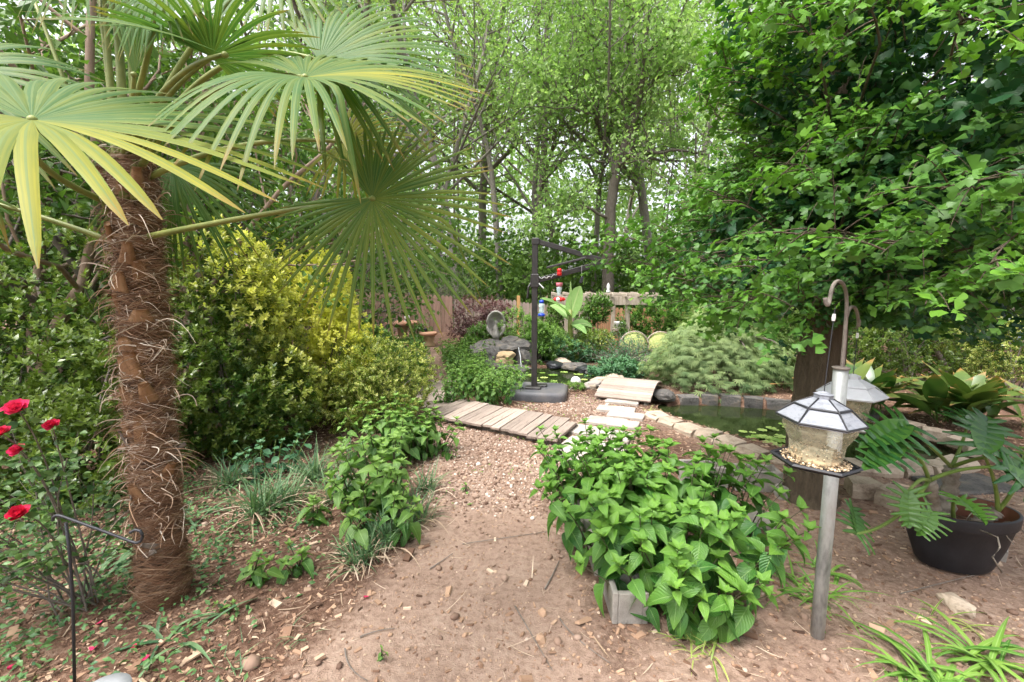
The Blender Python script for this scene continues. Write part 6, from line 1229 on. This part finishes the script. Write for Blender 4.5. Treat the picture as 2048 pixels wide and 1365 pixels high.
g = gp(762, 1320); perennial('tiny seedling on the dirt at the bottom of the path', tuple(g), 2, .02, .08, .03, 'weed', 24, 16, .3, name='leafy_sprout', gap=.03)
g = gp(455, 1225); perennial('yellow-green seedling on the mulch right of the palm foot', tuple(g), 2, .03, .07, .06, 'weed', 24, 17, .3, name='leafy_sprout', gap=.04)
g = gp(540, 950); perennial('blue-green rounded leafy plant under the variegated shrub', (g[0], g[1], g[2]), 12, .30, .42, .115, 'peony', 110, 18, .6, name='bluegreen_plant', tpls=[t_ovate(7, .62, .06, .12, 0, .75, .2), t_ovate(7, .58, .08, .2, 0, .78, .2)], stem='stem_green')
# the perennial bed behind the boardwalk
kinds = []
for v in range(3):
    st, P, D, N, S, T_ = perennial_arr(13, .30, .56, .105, .45, .07, 1, 1, 30 + v); kinds.append((tubes('stems', st, M['stem_green'], 4), scatter('foliage', t_ovate(4, .6, .12, .25), P, D, N, S, T_, M['weed'], smooth_=True)))
bed = [(-.92, 6.95), (-.55, 6.85), (-.2, 6.95), (-.85, 7.45), (-.45, 7.4), (-.05, 7.5), (-.95, 8.0), (-.5, 8.0), (-.1, 8.1), (-1.0, 8.6), (-.6, 8.6), (-1.1, 9.2), (-.75, 9.3), (-1.2, 9.9), (-.8, 9.9), (-1.3, 10.6), (-.9, 10.6), (-1.45, 11.3), (-1.0, 11.2), (-.35, 8.7), (-.15, 9.6), (-1.55, 12)]
for i, (x_, y_) in enumerate(bed):
    t = thing('leafy_perennial', 'bright green leafy perennial in the dense bed left of umbrella base', 'plant', (x_, y_, float(gz(x_, y_))), 'perennials in the bed behind the boardwalk', i * 1.7); s = rng.uniform(.85, 1.15); t.scale = (s, s, s); obj('stems', kinds[i % 3][0], t); stuff(obj('foliage', kinds[i % 3][1], t))
for i, (x_, y_) in enumerate([(-1.95, 7.6), (-1.85, 8.2), (-2.1, 8.8), (-2.25, 9.5), (-2.5, 10.2)]):
    t = thing('leafy_perennial', 'green leafy perennial along the left edge of plank path', 'plant', (x_, y_, float(gz(x_, y_))), 'perennials left of the plank path', i * 1.1); obj('stems', kinds[i % 3][0], t); stuff(obj('foliage', kinds[i % 3][1], t))

# ------------------------------------------------------------------ strap-leaved clumps
def clump(label, base, n, L, w, mat, bend=(.6, 1.6), up=.9, name='grass_clump', single=0, cat='grass clump', tint=(.1, .9), spread=.05, group=None, dead=0.0):
    t = thing(name, label, cat, tuple(base), group); a = rng.uniform(0, 6.28, n); D = np.stack([np.cos(a), np.sin(a), rng.uniform(.35, 1.6, n) * up], -1); pos = np.stack([rng.normal(0, spread, n), rng.normal(0, spread, n), np.full(n, -.01)], -1); N = np.stack([-np.cos(a), -np.sin(a), np.full(n, .9)], -1) * -1; N[:, 2] = 1.0; N[:, :2] = -D[:, :2] * 1.0
    S = L * rng.uniform(.55, 1.15, n); tp = [t_blade(6, w / L, b_) for b_ in np.linspace(*bend, 3)]; kk = rng.integers(0, 3, n); tt = rng.uniform(*tint, n)
    if single: put_leaves(t, 'bl' + label[:14], tp, M[mat], pos, D, N, S, tt, single, far_tpl=tp[1])
    else:
        for v in range(3):
            k = kk == v
            if k.any(): stuff(obj('blades', scatter('blades', tp[v], pos[k], D[k], N[k], S[k], tt[k], M[mat], smooth_=True), t))
    if dead:
        k = rng.uniform(0, 1, n) < dead; D2 = D[k] * A(1, 1, .35); stuff(obj('dry_blades', scatter('dry_blades', tp[2], pos[k] + rng.normal(0, .03, (k.sum(), 3)) * A(1, 1, .2), D2, N[k], S[k] * 1.1, rng.uniform(.3, 1, k.sum()), M['straw']), t))
    return t
for px, py, n, L, lab in ((520, 1030, 80, .42, 'blue-green grass clump with dry tips, leftmost of the bed'), (565, 1010, 70, .40, 'grass clump right of the leftmost blue-green one'), (625, 960, 80, .40, 'grass clump under the blue-green rounded plant'), (680, 1000, 90, .38, 'grass clump left of the upright leafy plant'), (700, 930, 70, .36, 'grass clump behind the upright leafy plant'), (770, 1085, 80, .30, 'grass clump at the foot of the low leafy plant'), (830, 1040, 70, .30, 'grass clump leaning over the path edge'), (850, 980, 50, .28, 'small grass clump beside the gravel'), (720, 1125, 60, .26, 'low grass clump at the front of the planting'), (460, 970, 70, .35, 'grass clump under the green variegated shrub')):
    clump(lab, gp(px, py), int(n * 1.5), L * 1.05, .0055, 'grass', (.3, 1.3), 2.2, dead=.4, group='grass clumps left of the path')
clump('strap-leaved clump at the foot of the palm trunk', gp(345, 1275), 14, .30, .011, 'grass', (.9, 2.2), .8, single=14)
clump('strap-leaved clump right behind the palm foot', gp(380, 1040), 18, .38, .012, 'daylily', (.8, 1.8), 1.0, single=18)
clump('strap-leaved clump left of the palm foot under the roses', gp(215, 1150), 24, .42, .010, 'grass', (1.0, 2.2), .7, single=24)
clump('yellow striped grass tuft below the large leafy plant', gp(1405, 1290), 46, .24, .006, 'liriope', (.8, 2.2), .8, single=46)
clump('green spider-like tuft at the steel pipe foot', gp(1625, 1190), 60, .34, .008, 'daylily', (.9, 2.2), .7, single=60)
clump('large strap-leaved clump in the bottom right corner', (1.98, 1.93, .02), 44, .46, .014, 'daylily', (.9, 2.2), .7, single=44)
clump('strap-leaved plant right of bottom right clump', (2.35, 2.05, .02), 30, .45, .014, 'daylily', (.9, 2.2), .7, single=30)
clump('small pale green tuft between pot and bottom edge', gp(1890, 1235), 22, .22, .006, 'liriope', (.8, 2.0), .7, single=22)
clump('drooping broad-bladed sprout beside the steel pipe', gp(1650, 1150), 9, .34, .014, 'daylily', (1.4, 2.4), 1.1, single=9)
clump('yellowing limp blades lying on the dirt near the pot', gp(1840, 1255), 7, .36, .008, 'liriope', (.5, 1.0), .15, single=7)
clump('bright green weed tuft at the bottom edge', gp(1815, 1362), 14, .10, .014, 'weed', (.5, 1.2), .6, single=14)
clump('green tuft beside the paver path and pond edging', gp(1300, 822), 24, .15, .006, 'liriope', (.6, 1.8), .9)
clump('short grass tuft on the mulch beside the path bottom', gp(600, 1265), 22, .12, .003, 'grass', (.5, 1.5), .9)
clump('short grass tuft on the mulch at the bottom left', gp(470, 1330), 22, .13, .003, 'grass', (.5, 1.5), .9)
# broad-leaved clumps beyond the pond
ASP = [t_ovate(8, .24, .03, .35, 0, .9, .28), t_ovate(8, .22, .05, .6, .1, .9, .25), t_ovate(8, .26, .03, .15, 0, .9, .3)]
for lab, base, n, L in (('broad-leaved evergreen clump with brown tips, right one of two', (6.0, 5.9, 0), 64, .85), ('broad-leaved evergreen clump nearer the ginkgo trunk, left one of two', (5.05, 6.4, 0), 56, .80), ('broad-leaved clump at the right edge behind the pot', (6.8, 5.5, 0), 34, .7)):
    t = thing('cast_iron_plant', lab, 'plant', base, 'broad-leaved clumps'); a = rng.uniform(0, 6.28, n); z_ = rng.uniform(.5, 3.2, n); D = nrm(np.stack([np.cos(a), np.sin(a), z_], -1)); put_leaves(t, 'asp', ASP, M['aspid'], np.stack([rng.normal(0, .15, n), rng.normal(0, .12, n), np.full(n, .02)], -1), D, nrm(np.stack([-np.cos(a), -np.sin(a), np.full(n, .6)], -1) + rng.normal(0, .3, (n, 3))), L * rng.uniform(.7, 1.15, n), rng.uniform(0, .65, n), n)

# ------------------------------------------------------------------ rose bush, vinca, petals
b = gp(70, 1190); b = A(-2.42, 2.35, float(gz(-2.42, 2.35))); t = thing('rose_bush', 'thorny rose bush with red and pink blooms at the left edge', 'rose bush', tuple(b)); tb = []; tips = []
roses = [((35, 820), 2.05, .043, .95), ((105, 853), 2.15, .03, .4), ((4, 868), 2.0, .032, .3), ((36, 903), 2.05, .03, .75), ((40, 1030), 1.95, .038, .2)]
for (px, py), Y, r, tn in roses:
    e = atY(px, py, Y) - b; b0 = A(rng.normal(0, .06), rng.normal(0, .06), 0); q = curve(b0, A(e[0] * .3, e[1] * .3, e[2] * .8), e, 9); tb.append((q, np.linspace(.007, .003, 9)))
    for i in range(3, 9): tips.append((q[i], A(0, 0, 1)))
for k in range(14): d = rdir(1, 1.2)[0]; d[2] = max(d[2], .75); grow(A(rng.normal(0, .08), rng.normal(0, .08), 0), nrm(d * A(.6, .4, 1) + A(-.25, 0, 0)), rng.uniform(.6, 1.0), .006, 1, 4, tb, tips, .15, .02, .7, .3)
obj('stems', tubes('stems', tb, M['twig'], 5), t); tips = [tips[i] for i in rng.choice(len(tips), min(260, len(tips)), False)]
P = np.repeat(np.array([x_[0] for x_ in tips]), 5, 0); n = len(P); th = np.tile(np.arange(5) * 1.1 - 2.2, len(tips)) + np.repeat(rng.uniform(0, 6, len(tips)), 5); D = np.stack([np.cos(th), np.sin(th), rng.normal(-.1, .2, n)], -1)
put_leaves(t, 'rosel', [t_ovate(5, .6, .08, .15, 0, .75, .1)], M['rose_leaf'], P + D * .02, D, rdir(n, 1.6), rng.uniform(.035, .06, n), rng.uniform(0, 1, n), 150)
pt = t_ovate(4, 1.15, .22, -.35, 0, .95, .0)
for (px, py), Y, r, tn in roses:
    e = atY(px, py, Y) - b; n = 26; k = np.arange(n); ring = (k / n); th = k * 2.4; el = 1.35 - 1.35 * ring + rng.normal(0, .1, n); D = np.stack([np.cos(th) * np.cos(el), np.sin(th) * np.cos(el), np.sin(el)], -1); N = np.stack([-np.cos(th) * np.sin(el), -np.sin(th) * np.sin(el), np.cos(el)], -1)
    R_ = rotx(.6) @ roty(rng.normal(.2, .3)); obj('rose_bloom', scatter('rose_bloom', pt, e + (D @ R_.T) * .1 * r, D @ R_.T, N @ R_.T, r * (.75 + .5 * ring), np.clip(tn + rng.normal(0, .1, n), 0, 1), M['petal'], smooth_=True), t)
x_, y_ = sample(5200, -4.5, -1.15, 1.5, 4.2, lambda x, y: smooth(-1.15, -2.1, x + .25 * lump(x, y, 2)) * (.35 + .65 * (lump(x, y, 3.0) > -.02)) * .9, 1.2); n = len(x_)
o = obj('ground_cover', scatter('ground_cover', t_leaf4(.26, .06, .1), np.stack([x_, y_, gz(x_, y_) + rng.uniform(.005, .11, n)], -1), rdir(n) * A(1, 1, .3), rdir(n, 1.8), rng.uniform(.025, .05, n), rng.uniform(0, 1, n), M['cover'])); tag(o, 'low vinca-like ground cover creeping under the palm and roses', 'ground cover', kind='stuff')
x_, y_ = sample(1500, -.9, 2.2, 3.6, 8.2, lambda x, y: np.where(gravel_mask(x, y) > .05, .35, .12) * (lump(x, y, 2.6) > .12), 1); n = len(x_)
o = obj('creeping_weeds', scatter('creeping_weeds', t_leaf4(.3, .06, .1), np.stack([x_, y_, gz(x_, y_) + rng.uniform(.005, .05, n)], -1), rdir(n) * A(1, 1, .4), rdir(n, 1.6), rng.uniform(.02, .04, n), rng.uniform(.2, 1, n), M['weed'])); tag(o, 'tiny weeds creeping through the gravel and boardwalk edges', 'weeds', kind='stuff')
for px, py in ((183, 1305), (285, 1325), (262, 1300), (30, 1340), (735, 1195), (195, 1250)):
    g = gp(px, py); o = obj('fallen_petal', mesh('fallen_petal', pt[0] * .03, pt[1], M['petal'], pt[2], np.full(len(pt[0]), rng.uniform(.6, 1)), True), None, (g[0], g[1], g[2] + .01)); o.rotation_euler = (0, 0, rng.uniform(0, 6)); tag(o, 'single pink rose petal fallen on the mulch', 'petal', 'fallen rose petals')
# house glimpsed at the right edge
p = atY(2040, 690, 16); t = thing('house', 'blue-grey house glimpsed through leaves at the right edge', 'house', (p[0] + 3.5, 19, -.3)); lbox('wall', (0, 0, 1.3), (8, 6, 2.6), 'house', t, None, .02)
m = MB(); m.add([(-4.4, -3.4, 2.62), (4.4, -3.4, 2.62), (4.4, 3.4, 2.62), (-4.4, 3.4, 2.62), (-4.4, 0, 4.4), (4.4, 0, 4.4)], [(0, 1, 5, 4), (2, 3, 4, 5), (3, 2, 1, 0)], [(0, 4, 3), (1, 2, 5)]); m.build('roof', M['rock'], t)
